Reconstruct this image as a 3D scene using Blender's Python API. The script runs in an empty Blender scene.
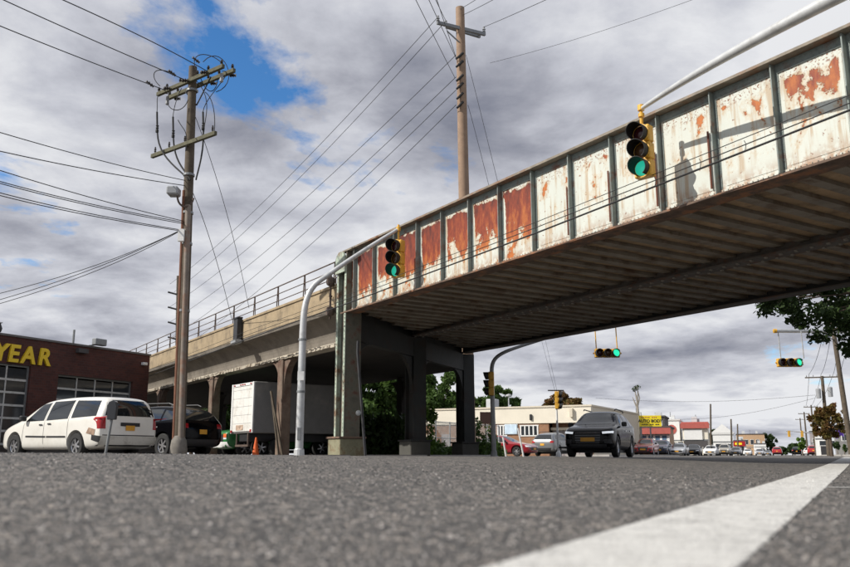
import bpy, bmesh, math, random
import numpy as np
from mathutils import Vector, Matrix
from mathutils.bvhtree import BVHTree
random.seed(7); np.random.seed(7)
R = math.radians
SC = bpy.context.scene
COL = SC.collection
# ------------------------------------------------------------------ camera
CAMZ = 0.09
FPX, CX, CY, HOR = 826.0, 425.0, 283.5, 455.0
PITCH = math.atan((HOR - CY) / FPX)
cd = bpy.data.cameras.new('camera'); cam = bpy.data.objects.new('camera', cd); COL.objects.link(cam)
cd.sensor_width = 36.0; cd.lens = 36.0 * FPX / 850.0
cd.clip_start = 0.02; cd.clip_end = 6000
cam.location = (0, 0, CAMZ); cam.rotation_euler = (math.pi / 2 + PITCH, 0, 0)
cd.dof.use_dof = True; cd.dof.focus_distance = 24.0; cd.dof.aperture_fstop = 2.2
SC.camera = cam
# ------------------------------------------------------------------ sky + sun
SUN_EL = R(38); SUN_DIR = Vector((0.955, 0.30, 0)).normalized()      # horizontal travel of the light
w = bpy.data.worlds.new('World'); SC.world = w; w.use_nodes = True
nt = w.node_tree; nt.nodes.clear()
def N(t, **k):
    n = nt.nodes.new(t)
    for a, b in k.items(): setattr(n, a, b)
    return n
L = lambda a, b: nt.links.new(a, b)
out = N('ShaderNodeOutputWorld'); bg = N('ShaderNodeBackground'); bgc = N('ShaderNodeBackground'); mx = N('ShaderNodeMixShader')
sky = N('ShaderNodeTexSky', sky_type='NISHITA', sun_disc=False)
sky.sun_elevation = SUN_EL
sky.sun_rotation = math.atan2(-SUN_DIR.x, -SUN_DIR.y)
bg.inputs['Strength'].default_value = 0.12; sky.ozone_density = 5.0; sky.dust_density = 0.4
hs_ = N('ShaderNodeHueSaturation'); hs_.inputs['Saturation'].default_value = 1.2; hs_.inputs['Value'].default_value = 1.3
L(sky.outputs[0], hs_.inputs['Color']); L(hs_.outputs[0], bg.inputs[0])
tc = N('ShaderNodeTexCoord'); sep = N('ShaderNodeSeparateXYZ'); L(tc.outputs['Generated'], sep.inputs[0])
def M_(op, a, b=None, c=None):
    n = N('ShaderNodeMath', operation=op)
    for i, v in enumerate((a, b, c)):
        if v is None: continue
        if isinstance(v, (int, float)): n.inputs[i].default_value = v
        else: L(v, n.inputs[i])
    return n.outputs[0]
zz = M_('ADD', M_('MAXIMUM', sep.outputs[2], 0.0), 0.16)
comb = N('ShaderNodeCombineXYZ'); L(M_('DIVIDE', sep.outputs[0], zz), comb.inputs[0]); L(M_('DIVIDE', sep.outputs[1], zz), comb.inputs[1])
comb.inputs[2].default_value = 0.0
def NZ(scale, detail, rough, off, dist=0.0):
    mp = N('ShaderNodeMapping'); mp.inputs['Location'].default_value = off; L(comb.outputs[0], mp.inputs[0])
    n = N('ShaderNodeTexNoise'); n.inputs['Scale'].default_value = scale; n.inputs['Detail'].default_value = detail
    n.inputs['Roughness'].default_value = rough; n.inputs['Distortion'].default_value = dist
    L(mp.outputs[0], n.inputs['Vector']); return n.outputs['Fac']
def RMP(f, stops):
    r = N('ShaderNodeValToRGB'); L(f, r.inputs[0]); e = r.color_ramp.elements
    while len(e) < len(stops): e.new(0.5)
    for i, (p, c) in enumerate(stops): e[i].position = p; e[i].color = c if len(c) == 4 else (*c, 1)
    return r.outputs[0]
SKY_OFF = (24.766, 6.512, 5)
hz_ = M_('MULTIPLY', M_('MAXIMUM', M_('SUBTRACT', 0.17, sep.outputs[2]), 0.0), 0.9)
cover = RMP(M_('ADD', NZ(1.55, 9, 0.60, SKY_OFF, 0.25), hz_), [(0.358, (0, 0, 0)), (0.435, (1, 1, 1))])
shade = M_('ADD', M_('MULTIPLY', NZ(0.85, 4, 0.55, (SKY_OFF[0] + 4.3, SKY_OFF[1] - 2.2, 1.0)), 0.58), M_('MULTIPLY', NZ(2.4, 10, 0.60, (SKY_OFF[0] + 9, SKY_OFF[1] + 5, 4.0), 0.15), 0.44))
ccol = RMP(M_('ADD', shade, M_('MULTIPLY', M_('MAXIMUM', M_('SUBTRACT', 0.22, sep.outputs[2]), 0.0), 0.32)), [(0.36, (0.245, 0.26, 0.325)), (0.43, (0.40, 0.412, 0.475)), (0.50, (0.62, 0.635, 0.70)), (0.58, (0.88, 0.89, 0.92))])
L(ccol, bgc.inputs[0]); bgc.inputs['Strength'].default_value = 0.92
L(cover, mx.inputs[0]); L(bg.outputs[0], mx.inputs[1]); L(bgc.outputs[0], mx.inputs[2]); L(mx.outputs[0], out.inputs[0])
ld = bpy.data.lights.new('sun', 'SUN'); ld.energy = 5.0; ld.angle = R(0.53); ld.color = (1.0, 0.95, 0.87)
sun = bpy.data.objects.new('sun', ld); COL.objects.link(sun)
sdir = Vector((SUN_DIR.x * math.cos(SUN_EL), SUN_DIR.y * math.cos(SUN_EL), -math.sin(SUN_EL)))
sun.rotation_euler = sdir.to_track_quat('-Z', 'Y').to_euler(); sun.location = (-20, -5, 30)
vs = SC.view_settings; vs.view_transform = 'Standard'; vs.look = 'None'; vs.exposure = 0.0; vs.gamma = 1.0; vs.use_curve_mapping = False
SC.render.engine = 'CYCLES'
# ------------------------------------------------------------------ pixel helpers (photo pixels -> directions)
cP, sP = math.cos(PITCH), math.sin(PITCH)
def ray(x, y):
    v = CY - y
    return Vector((x - CX, FPX * cP - v * sP, FPX * sP + v * cP))
def at(x, y, Y):
    r = ray(x, y); k = Y / r.y
    return Vector((r.x * k, Y, CAMZ + r.z * k))
def on_ground(x, Y):                       # column of pixel x, resting at distance Y on the ground plane
    return Vector(((x - CX) / (FPX * cP + (HOR - CY) * sP) * Y, Y, 0))
class Frame:
    def __init__(s, o, ang):
        s.o = Vector((o[0], o[1], 0)); s.a = ang; s.ex = Vector((math.cos(ang), math.sin(ang), 0)); s.ey = Vector((-math.sin(ang), math.cos(ang), 0))
    def w(s, x, y, z): return s.o + s.ex * x + s.ey * y + Vector((0, 0, z))
    def pix(s, px, py, ly=0.0):            # where the ray meets the vertical plane y=ly of this frame -> (local x, z)
        r = ray(px, py); c = Vector((0, 0, CAMZ)); k = ((s.o + s.ey * ly) - c).dot(s.ey) / r.dot(s.ey)
        p = c + r * k
        return (p - s.o).dot(s.ex), p.z
# ------------------------------------------------------------------ mesh builder
class MB:
    def __init__(s): s.v = []; s.f = []
    def quad(s, *p):
        b = len(s.v); s.v += [tuple(q) for q in p]; s.f.append(tuple(range(b, b + len(p)))); return s
    def box(s, x0, x1, y0, y1, z0, z1):
        b = len(s.v)
        s.v += [(x, y, z) for z in (z0, z1) for (x, y) in ((x0, y0), (x1, y0), (x1, y1), (x0, y1))]
        for f in ((0, 3, 2, 1), (4, 5, 6, 7), (0, 1, 5, 4), (1, 2, 6, 5), (2, 3, 7, 6), (3, 0, 4, 7)): s.f.append(tuple(b + i for i in f))
        return s
    def bar(s, p, q, w, h=None, up=(0, 0, 1)):
        h = h or w; p = Vector(p); q = Vector(q); d = (q - p).normalized(); up = Vector(up)
        if abs(d.dot(up)) > .98: up = Vector((0, 1, 0))
        a = d.cross(up).normalized() * w / 2; c = a.cross(d).normalized() * h / 2; b = len(s.v)
        for e in (p, q):
            for (i, j) in ((-1, -1), (1, -1), (1, 1), (-1, 1)): s.v.append(tuple(e + a * i + c * j))
        for f in ((0, 1, 2, 3), (7, 6, 5, 4), (0, 4, 5, 1), (1, 5, 6, 2), (2, 6, 7, 3), (3, 7, 4, 0)): s.f.append(tuple(b + i for i in f))
        return s
    def tube(s, pts, rad, n=10, cap=True):
        pts = [Vector(p) for p in pts]; m = len(pts)
        if isinstance(rad, (int, float)): rad = [rad] * m
        t0 = (pts[1] - pts[0]).normalized(); ref = Vector((0, 0, 1)) if abs(t0.z) < .9 else Vector((1, 0, 0))
        a = t0.cross(ref).normalized(); b0 = len(s.v)
        for i, p in enumerate(pts):
            t = (pts[min(i + 1, m - 1)] - pts[max(i - 1, 0)]).normalized()
            a = (a - t * a.dot(t)).normalized(); c = t.cross(a)
            for k in range(n):
                th = 2 * math.pi * k / n; s.v.append(tuple(p + (a * math.cos(th) + c * math.sin(th)) * rad[i]))
        for i in range(m - 1):
            for k in range(n):
                k2 = (k + 1) % n; s.f.append((b0 + i * n + k, b0 + i * n + k2, b0 + (i + 1) * n + k2, b0 + (i + 1) * n + k))
        if cap: s.f.append(tuple(b0 + k for k in range(n))[::-1]); s.f.append(tuple(b0 + (m - 1) * n + k for k in range(n)))
        return s
    def lathe(s, prof, o=(0, 0, 0), axis='z', n=20):          # prof: (r, h)
        b = len(s.v); o = Vector(o)
        for (r, h) in prof:
            for k in range(n):
                th = 2 * math.pi * k / n; c, d = r * math.cos(th), r * math.sin(th)
                s.v.append(tuple(o + Vector({'z': (c, d, h), 'y': (c, h, d), 'x': (h, c, d)}[axis])))
        for i in range(len(prof) - 1):
            for k in range(n):
                k2 = (k + 1) % n; s.f.append((b + i * n + k, b + i * n + k2, b + (i + 1) * n + k2, b + (i + 1) * n + k))
        return s
    def prism(s, poly, fn0, fn1):                              # poly 2d, fn maps (a,b)->3d
        b = len(s.v); n = len(poly)
        s.v += [tuple(fn0(*p)) for p in poly] + [tuple(fn1(*p)) for p in poly]
        s.f.append(tuple(b + i for i in range(n))[::-1]); s.f.append(tuple(b + n + i for i in range(n)))
        for i in range(n): j = (i + 1) % n; s.f.append((b + i, b + j, b + n + j, b + n + i))
        return s
    def mesh(s, name, off=None):
        me = bpy.data.meshes.new(name); v = s.v
        if off is not None: v = [(a - off[0], b - off[1], c - off[2]) for a, b, c in v]
        me.from_pydata(v, [], s.f); me.update(); return me
    def build(s, name, mat, parent=None, world=False, smooth=False, loc=None, bevel=0.0):
        off = None
        if world:
            if parent is not None:
                t = parent
                while t.parent: t = t.parent
                off = t.location
            elif loc is not None: off = loc
        me = s.mesh(name, off)
        bm = bmesh.new(); bm.from_mesh(me); bmesh.ops.recalc_face_normals(bm, faces=bm.faces)
        if bevel: bmesh.ops.bevel(bm, geom=list(bm.edges), offset=bevel, segments=1, affect='EDGES', clamp_overlap=True)
        bm.to_mesh(me); bm.free()
        if smooth:
            me.polygons.foreach_set('use_smooth', [True] * len(me.polygons))
            try: me.set_sharp_from_angle(angle=R(40))
            except Exception: pass
        if mat is not None: me.materials.append(mat)
        o = bpy.data.objects.new(name, me); COL.objects.link(o)
        if parent is not None: o.parent = parent
        elif loc is not None: o.location = loc
        return o
def tag(o, label, cat, group=None):
    o['label'] = label; o['category'] = cat
    if group: o['group'] = group
    return o
def thing(name, label, cat, loc=(0, 0, 0), rz=0.0, group=None):
    o = bpy.data.objects.new(name, None); o.empty_display_size = .2; COL.objects.link(o)
    o.location = loc; o.rotation_euler = (0, 0, rz); return tag(o, label, cat, group)
def struct(o): o['kind'] = 'structure'; return o
def stuff(o): o['kind'] = 'stuff'; return o
def copy_tree(o, parent=None):
    c = o.copy(); COL.objects.link(c); c.parent = parent
    for ch in o.children: copy_tree(ch, c)
    return c
# ------------------------------------------------------------------ materials
def mat(name, col, rough=.6, metal=0.0, var=.12, vscale=3.0, bump=0.0, bscale=30.0, dirt=None, dirt_amt=.5, dscale=1.2, spec=.5, emit=None, estr=0.0, coat=0.0):
    m = bpy.data.materials.new(name); m.use_nodes = True; t = m.node_tree; b = t.nodes['Principled BSDF']
    def n(k, **a):
        q = t.nodes.new(k)
        for x, y in a.items(): setattr(q, x, y)
        return q
    lk = t.links.new
    b.inputs['Roughness'].default_value = rough; b.inputs['Metallic'].default_value = metal; b.inputs['Specular IOR Level'].default_value = spec
    if coat: b.inputs['Coat Weight'].default_value = coat; b.inputs['Coat Roughness'].default_value = .05
    tc = n('ShaderNodeTexCoord')
    nz = n('ShaderNodeTexNoise'); nz.inputs['Scale'].default_value = vscale; nz.inputs['Detail'].default_value = 7; nz.inputs['Roughness'].default_value = .62
    lk(tc.outputs['Object'], nz.inputs['Vector'])
    rp = n('ShaderNodeValToRGB'); e = rp.color_ramp.elements
    e[0].position = .3; e[1].position = .7
    e[0].color = (*[c * (1 - var) for c in col], 1); e[1].color = (*[min(1, c * (1 + var)) for c in col], 1)
    lk(nz.outputs['Fac'], rp.inputs[0]); src = rp.outputs[0]
    if dirt:
        d = n('ShaderNodeTexNoise'); d.inputs['Scale'].default_value = dscale; d.inputs['Detail'].default_value = 9; d.inputs['Roughness'].default_value = .7
        lk(tc.outputs['Object'], d.inputs['Vector'])
        r2 = n('ShaderNodeValToRGB'); r2.color_ramp.elements[0].position = .5; r2.color_ramp.elements[1].position = .66
        r2.color_ramp.elements[1].color = (dirt_amt,) * 3 + (1,)
        lk(d.outputs['Fac'], r2.inputs[0])
        mm = n('ShaderNodeMixRGB'); lk(r2.outputs[0], mm.inputs[0]); lk(src, mm.inputs[1]); mm.inputs[2].default_value = (*dirt, 1); src = mm.outputs[0]
    lk(src, b.inputs['Base Color'])
    if bump:
        bn = n('ShaderNodeTexNoise'); bn.inputs['Scale'].default_value = bscale; bn.inputs['Detail'].default_value = 6
        lk(tc.outputs['Object'], bn.inputs['Vector']); bp = n('ShaderNodeBump'); bp.inputs['Strength'].default_value = bump; bp.inputs['Distance'].default_value = .02
        lk(bn.outputs['Fac'], bp.inputs['Height']); lk(bp.outputs[0], b.inputs['Normal'])
    if emit: b.inputs['Emission Color'].default_value = (*emit, 1); b.inputs['Emission Strength'].default_value = estr
    return m
RUST = (.16, .055, .022)
m_conc = mat('weathered_concrete', (.33, .255, .16), .9, var=.18, vscale=2, bump=.5, bscale=14, dirt=(.10, .08, .06), dirt_amt=.75, dscale=1.1)
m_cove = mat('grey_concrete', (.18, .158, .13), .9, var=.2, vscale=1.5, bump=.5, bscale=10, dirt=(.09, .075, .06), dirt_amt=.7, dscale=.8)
m_ledge = mat('pale_chipped_concrete', (.44, .39, .31), .9, var=.2, vscale=3, bump=.6, bscale=12, dirt=(.14, .09, .05), dirt_amt=.8, dscale=1.6)
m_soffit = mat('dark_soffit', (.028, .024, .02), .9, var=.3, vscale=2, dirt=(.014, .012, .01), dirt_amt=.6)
m_rib = mat('deck_rib_paint', (.23, .20, .16), .7, var=.3, vscale=1.2, dirt=(.11, .06, .03), dirt_amt=.9, dscale=1.6)
m_plate = mat('deck_plate_rust', (.36, .25, .15), .85, var=.3, vscale=1.5, dirt=(.06, .045, .035), dirt_amt=.8, dscale=1.2)
m_stiff = mat('grey_green_paint', (.19, .225, .21), .6, var=.18, vscale=3, dirt=RUST, dirt_amt=.85, dscale=2.6)
m_flange = mat('rusty_flange', (.22, .19, .15), .75, var=.3, vscale=4, dirt=(.22, .09, .035), dirt_amt=.9, dscale=2.2)
m_flow = mat('orange_rust_flange', (.13, .085, .06), .8, var=.4, vscale=5, dirt=(.33, .13, .05), dirt_amt=.9, dscale=2.5)
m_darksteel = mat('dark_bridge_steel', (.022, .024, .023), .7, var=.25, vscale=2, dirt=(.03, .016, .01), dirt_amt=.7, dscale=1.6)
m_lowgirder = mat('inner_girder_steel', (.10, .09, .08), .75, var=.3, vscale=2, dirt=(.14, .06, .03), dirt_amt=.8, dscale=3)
m_colpaint = mat('pale_green_column_paint', (.36, .42, .34), .6, var=.15, vscale=3, dirt=(.17, .08, .04), dirt_amt=.95, dscale=2.4)
m_colweb = mat('rusty_column_web', (.13, .125, .095), .75, var=.4, vscale=3, dirt=(.10, .025, .018), dirt_amt=.9, dscale=3)
m_pedestal = mat('mossy_pedestal', (.21, .20, .13), .9, var=.2, vscale=4, bump=.5, bscale=12, dirt=(.13, .07, .03), dirt_amt=.8, dscale=3)
m_railing = mat('rusty_railing', (.10, .07, .055), .8, var=.3)
m_galv = mat('galvanised_steel', (.55, .56, .56), .42, metal=.35, var=.1, vscale=6, dirt=(.3, .29, .27), dirt_amt=.5, dscale=4)
m_galvdark = mat('dull_galvanised', (.22, .23, .235), .5, metal=.4, var=.1, vscale=6)
m_yellow = mat('signal_yellow', (.72, .40, .045), .45, var=.12, vscale=6, dirt=(.35, .18, .03), dirt_amt=.6, dscale=7)
m_visor = mat('visor_black', (.012, .012, .012), .6)
m_lred = mat('lens_red_off', (.045, .008, .01), .25)
m_lamb = mat('lens_amber_off', (.075, .035, .012), .25)
m_lgrn = mat('lens_green_lit', (.02, .35, .25), .3, emit=(.03, .62, .42), estr=.62)
m_lgrnb = mat('lens_green_bright', (.02, .35, .25), .3, emit=(.03, .9, .5), estr=1.0)
m_wood = mat('pole_wood', (.095, .075, .052), .9, var=.3, vscale=4, dirt=(.07, .05, .04), dirt_amt=.6, dscale=3)
m_woodtall = mat('brown_pole_wood', (.28, .19, .13), .85, var=.15, vscale=3)
m_mossy = mat('mossy_crossarm', (.105, .10, .06), .9, var=.3, vscale=8, dirt=(.05, .05, .04), dirt_amt=.6, dscale=6)
m_conduit = mat('rust_streaked_conduit', (.20, .165, .135), .6, var=.25, vscale=2.5, dirt=(.22, .085, .035), dirt_amt=.95, dscale=1.3)
m_black = mat('black_rubber', (.018, .018, .018), .75, var=.2)
m_insul = mat('insulator_porcelain', (.035, .028, .025), .3)
m_insg = mat('insulator_grey', (.30, .31, .32), .35)
m_wire = mat('wire_black', (.02, .02, .021), .6)
m_white = mat('white_paint', (.75, .75, .73), .5, var=.05)
m_whitebox = mat('scuffed_white_box', (.74, .73, .69), .55, var=.05, dirt=(.38, .33, .27), dirt_amt=.5, dscale=2.2)
m_greywhite = mat('shade_darkened_white', (.20, .196, .19), .6, var=.08, dirt=(.3, .28, .25), dirt_amt=.6, dscale=1.0)  # white with the deep shade under the viaduct put into its base colour
m_glass = mat('car_glass', (.012, .015, .017), .03, var=.05, spec=.9)
m_bglass = mat('window_glass', (.03, .035, .04), .08, spec=.6)
m_blueglass = mat('blue_window', (.10, .17, .25), .1, spec=.7)
m_trim = mat('black_trim', (.022, .022, .024), .5)
m_chrome = mat('rim_metal', (.55, .55, .56), .3, metal=.8)
m_head = mat('headlight', (.72, .74, .76), .12, spec=.8); m_drl = mat('lit_headlight', (.75, .76, .78), .15, emit=(.9, .95, 1.0), estr=.55)
m_tail = mat('tail_light_red', (.36, .012, .015), .2)
m_plate_o = mat('orange_plate', (.70, .34, .03), .5)
m_orange = mat('cone_orange', (.75, .13, .02), .55)
m_cream = mat('cream_stucco', (.72, .67, .56), .85, var=.06, vscale=1, bump=.15)
m_creamtrim = mat('cream_trim', (.62, .56, .45), .8, var=.06)
m_greyshut = mat('grey_shutter', (.30, .27, .27), .7, var=.06)
m_signblue = mat('pale_blue_sign', (.55, .68, .8), .5, var=.25, vscale=2)
m_yellowsign = mat('sign_yellow', (.88, .70, .02), .5, var=.03)
m_letter = mat('letter_black', (.02, .02, .02), .5)
m_yletter = mat('letter_yellow', (.80, .55, .02), .45, var=.05)
m_redroof = mat('red_fascia', (.42, .10, .08), .7)
m_darkroof = mat('dark_roof', (.07, .065, .065), .8)
m_green = mat('green_paint', (.02, .11, .05), .5)
m_greentruck = mat('green_truck_paint', (.03, .18, .05), .35, coat=.5)
m_purple = mat('purple_cloth', (.12, .05, .36), .8)
m_bark = mat('bark', (.09, .065, .045), .95, var=.3, vscale=6, bump=.5)
m_tan = mat('tan_wall', (.45, .30, .18), .85)
m_dirtbrown = mat('brown_board', (.05, .022, .016), .8)
m_bucket = mat('roof_unit_grey', (.55, .56, .56), .6)

def brick_mat(name, c1, c2, mortar, scale):
    m = bpy.data.materials.new(name); m.use_nodes = True; t = m.node_tree; b = t.nodes['Principled BSDF']; b.inputs['Roughness'].default_value = .9
    tc = t.nodes.new('ShaderNodeTexCoord'); sp = t.nodes.new('ShaderNodeSeparateXYZ'); cb = t.nodes.new('ShaderNodeCombineXYZ'); ad = t.nodes.new('ShaderNodeMath')
    t.links.new(tc.outputs['Object'], sp.inputs[0]); t.links.new(sp.outputs[0], ad.inputs[0]); t.links.new(sp.outputs[1], ad.inputs[1]); t.links.new(ad.outputs[0], cb.inputs[0]); t.links.new(sp.outputs[2], cb.inputs[1])
    br = t.nodes.new('ShaderNodeTexBrick'); br.inputs['Scale'].default_value = scale; br.inputs['Color1'].default_value = (*c1, 1); br.inputs['Color2'].default_value = (*c2, 1); br.inputs['Mortar'].default_value = (*mortar, 1)
    br.inputs['Mortar Size'].default_value = .012; t.links.new(cb.outputs[0], br.inputs['Vector'])
    nz = t.nodes.new('ShaderNodeTexNoise'); nz.inputs['Scale'].default_value = .9; nz.inputs['Detail'].default_value = 8; t.links.new(tc.outputs['Object'], nz.inputs['Vector'])
    mm = t.nodes.new('ShaderNodeMixRGB'); mm.blend_type = 'MULTIPLY'; mm.inputs[0].default_value = .5; t.links.new(br.outputs[0], mm.inputs[1]); t.links.new(nz.outputs['Fac'], mm.inputs[2])
    t.links.new(mm.outputs[0], b.inputs['Base Color']); return m
m_brick = brick_mat('dark_red_brick', (.125, .040, .030), (.08, .028, .024), (.10, .07, .058), 2.2)
m_brick2 = brick_mat('orange_brick', (.42, .22, .12), (.34, .17, .09), (.4, .3, .22), 2.2)

def paint(name, col, rough=.25, metal=.0, dirt=None):
    return mat(name, col, rough, metal, var=.03, vscale=2, coat=.8, dirt=dirt, dirt_amt=.25, dscale=1.4)

def panel_mat():
    m = bpy.data.materials.new('peeling_white_paint_over_rust'); m.use_nodes = True; t = m.node_tree; b = t.nodes['Principled BSDF']; lk = t.links.new
    def n(k, **a):
        q = t.nodes.new(k)
        for x, y in a.items(): setattr(q, x, y)
        return q
    def mth(op, *a):
        q = n('ShaderNodeMath', operation=op)
        for i, v in enumerate(a):
            if isinstance(v, (int, float)): q.inputs[i].default_value = v
            else: lk(v, q.inputs[i])
        return q.outputs[0]
    def noise(vec, sc, det, ro, dist=0.0):
        q = n('ShaderNodeTexNoise'); q.inputs['Scale'].default_value = sc; q.inputs['Detail'].default_value = det; q.inputs['Roughness'].default_value = ro; q.inputs['Distortion'].default_value = dist
        lk(vec, q.inputs['Vector']); return q.outputs['Fac']
    def scaled(vec, s):
        q = n('ShaderNodeMapping'); q.inputs['Scale'].default_value = s; lk(vec, q.inputs[0]); return q.outputs[0]
    def ramp(f, a, bb, lo=0.0, hi=1.0):
        q = n('ShaderNodeMapRange'); q.interpolation_type = 'SMOOTHSTEP'; lk(f, q.inputs[0]); q.inputs[1].default_value = a; q.inputs[2].default_value = bb; q.inputs[3].default_value = lo; q.inputs[4].default_value = hi; return q.outputs[0]
    def mix(f, a, c):
        q = n('ShaderNodeMixRGB'); lk(f, q.inputs[0])
        for i, v in ((1, a), (2, c)):
            if isinstance(v, tuple): q.inputs[i].default_value = (*v, 1)
            else: lk(v, q.inputs[i])
        return q.outputs[0]
    tc = n('ShaderNodeTexCoord'); co = tc.outputs['Object']
    at_ = n('ShaderNodeAttribute', attribute_type='OBJECT', attribute_name='rust').outputs['Fac']
    sp = n('ShaderNodeSeparateXYZ'); lk(co, sp.inputs[0])
    zf = mth('DIVIDE', mth('SUBTRACT', sp.outputs[2], 4.38), 1.72)
    big = noise(scaled(co, (1.5, 1.5, 0.9)), 1.5, 9, .60, .5)
    # ragged lower edge of the heavy rust
    v = mth('ADD', mth('MULTIPLY', mth('SUBTRACT', big, .5), 2.7), mth('ADD', mth('MULTIPLY', mth('SUBTRACT', at_, .5), 1.0), mth('MULTIPLY', mth('MULTIPLY', mth('SUBTRACT', zf, .42), at_), 1.9)))
    flake = mth('MULTIPLY', mth('SUBTRACT', noise(co, 11, 8, .75), .5), .95)
    v = mth('ADD', v, flake)
    fr_ = mth('FRACT', mth('DIVIDE', mth('SUBTRACT', sp.outputs[0], S0), SP)); ed = mth('MULTIPLY', mth('MINIMUM', fr_, mth('SUBTRACT', 1.0, fr_)), SP)
    edge = mth('MAXIMUM', ramp(ed, .17, .06), ramp(zf, .86, .97))      # paint clings on along the riveted margins
    v = mth('SUBTRACT', v, mth('MULTIPLY', edge, mth('MULTIPLY', noise(co, 6, 6, .7), 2.1)))
    mask = ramp(v, .02, .06)
    # top rim where white flakes remain
    st = noise(scaled(co, (9, 9, .55)), 1.0, 5, .6)
    streak = mth('MULTIPLY', ramp(st, .48, .62), ramp(noise(co, 1.6, 4, .5), .36, .54))
    spots = mth('MAXIMUM', ramp(noise(co, 11, 6, .7), .635, .655), mth('MULTIPLY', ramp(noise(co, 24, 4, .6), .56, .60), ramp(zf, .80, .95)))
    low = mth('MULTIPLY', ramp(zf, .22, -.02), ramp(noise(scaled(co, (3, 3, 2)), 2.2, 6, .7), .42, .56))
    halo = mth('MULTIPLY', ramp(v, -.28, .02), .75)
    rustc = n('ShaderNodeValToRGB'); e = rustc.color_ramp.elements; e.new(.5)
    e[0].position = .28; e[0].color = (.07, .010, .006, 1); e[1].position = .5; e[1].color = (.22, .034, .010, 1); e[2].position = .74; e[2].color = (.46, .14, .026, 1)
    lk(mth('SUBTRACT', mth('ADD', noise(scaled(co, (3, 3, 1.2)), 1.8, 9, .68), .24), mth('MULTIPLY', mth('MULTIPLY', zf, at_), .56)), rustc.inputs[0])
    base = mix(noise(co, .8, 5, .6), (.50, .53, .48), (.62, .64, .58))
    c = mix(mth('MULTIPLY', streak, .6), base, (.37, .22, .09))
    c = mix(mth('MULTIPLY', halo, .6), c, (.48, .30, .13))
    c = mix(mth('MULTIPLY', low, .75), c, (.29, .13, .05))
    c = mix(spots, c, (.20, .07, .03))
    c = mix(mask, c, rustc.outputs[0])
    lk(c, b.inputs['Base Color'])
    b.inputs['Roughness'].default_value = .62
    bp = n('ShaderNodeBump'); bp.inputs['Strength'].default_value = .6; bp.inputs['Distance'].default_value = .02
    lk(mth('SUBTRACT', mth('MULTIPLY', noise(co, 30, 4, .6), .15), mask), bp.inputs['Height']); lk(bp.outputs[0], b.inputs['Normal'])
    return m

def asphalt():
    m = bpy.data.materials.new('asphalt'); m.use_nodes = True; t = m.node_tree; b = t.nodes['Principled BSDF']; lk = t.links.new
    tc = t.nodes.new('ShaderNodeTexCoord'); co = tc.outputs['Object']
    vo = t.nodes.new('ShaderNodeTexVoronoi'); vo.inputs['Scale'].default_value = 70; lk(co, vo.inputs['Vector'])
    vo2 = t.nodes.new('ShaderNodeTexVoronoi'); vo2.inputs['Scale'].default_value = 30; lk(co, vo2.inputs['Vector'])
    nz = t.nodes.new('ShaderNodeTexNoise'); nz.inputs['Scale'].default_value = .7; nz.inputs['Detail'].default_value = 8; nz.inputs['Roughness'].default_value = .65; lk(co, nz.inputs['Vector'])
    sx = t.nodes.new('ShaderNodeSeparateXYZ'); lk(vo.outputs['Color'], sx.inputs[0])
    r = t.nodes.new('ShaderNodeValToRGB'); e = r.color_ramp.elements; e.new(.5); e.new(.8)
    for i, (p, c) in enumerate(((0, (.018, .0175, .0175)), (.45, (.046, .044, .042)), (.78, (.10, .094, .088)), (1.0, (.32, .295, .265)))): e[i].position = p; e[i].color = (*c, 1)
    lk(sx.outputs[0], r.inputs[0])
    s2 = t.nodes.new('ShaderNodeSeparateXYZ'); lk(vo2.outputs['Color'], s2.inputs[0])
    r2 = t.nodes.new('ShaderNodeValToRGB'); r2.color_ramp.elements[0].position = .82; r2.color_ramp.elements[1].position = .9; lk(s2.outputs[1], r2.inputs[0])
    mA = t.nodes.new('ShaderNodeMixRGB'); lk(r2.outputs[0], mA.inputs[0]); lk(r.outputs[0], mA.inputs[1]); mA.inputs[2].default_value = (.26, .23, .20, 1)
    mm = t.nodes.new('ShaderNodeMixRGB'); mm.blend_type = 'MULTIPLY'; mm.inputs[0].default_value = .6
    r3 = t.nodes.new('ShaderNodeValToRGB'); r3.color_ramp.elements[0].position = .3; r3.color_ramp.elements[0].color = (.66, .66, .67, 1); r3.color_ramp.elements[1].position = .7; r3.color_ramp.elements[1].color = (1.15, 1.14, 1.12, 1)
    lk(nz.outputs['Fac'], r3.inputs[0]); lk(mA.outputs[0], mm.inputs[1]); lk(r3.outputs[0], mm.inputs[2]); lk(mm.outputs[0], b.inputs['Base Color'])
    b.inputs['Roughness'].default_value = .82
    bp = t.nodes.new('ShaderNodeBump'); bp.inputs['Strength'].default_value = .55; bp.inputs['Distance'].default_value = .006; bp.invert = True
    lk(vo.outputs['Distance'], bp.inputs['Height'])
    bp2 = t.nodes.new('ShaderNodeBump'); bp2.inputs['Strength'].default_value = .4; bp2.inputs['Distance'].default_value = .008; bp2.invert = True
    lk(vo2.outputs['Distance'], bp2.inputs['Height']); lk(bp.outputs[0], bp2.inputs['Normal']); lk(bp2.outputs[0], b.inputs['Normal'])
    return m
m_asphalt = asphalt()
m_side = mat('sidewalk_concrete', (.42, .40, .37), .9, var=.12, vscale=2, bump=.3, bscale=40, dirt=(.22, .2, .18), dirt_amt=.5)
m_ground = mat('dry_ground', (.17, .155, .13), .95, var=.25, vscale=.4)
m_line = mat('worn_white_line', (.58, .57, .54), .75, var=.12, vscale=5, bump=.5, bscale=120, dirt=(.13, .125, .12), dirt_amt=.75, dscale=14)
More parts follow.
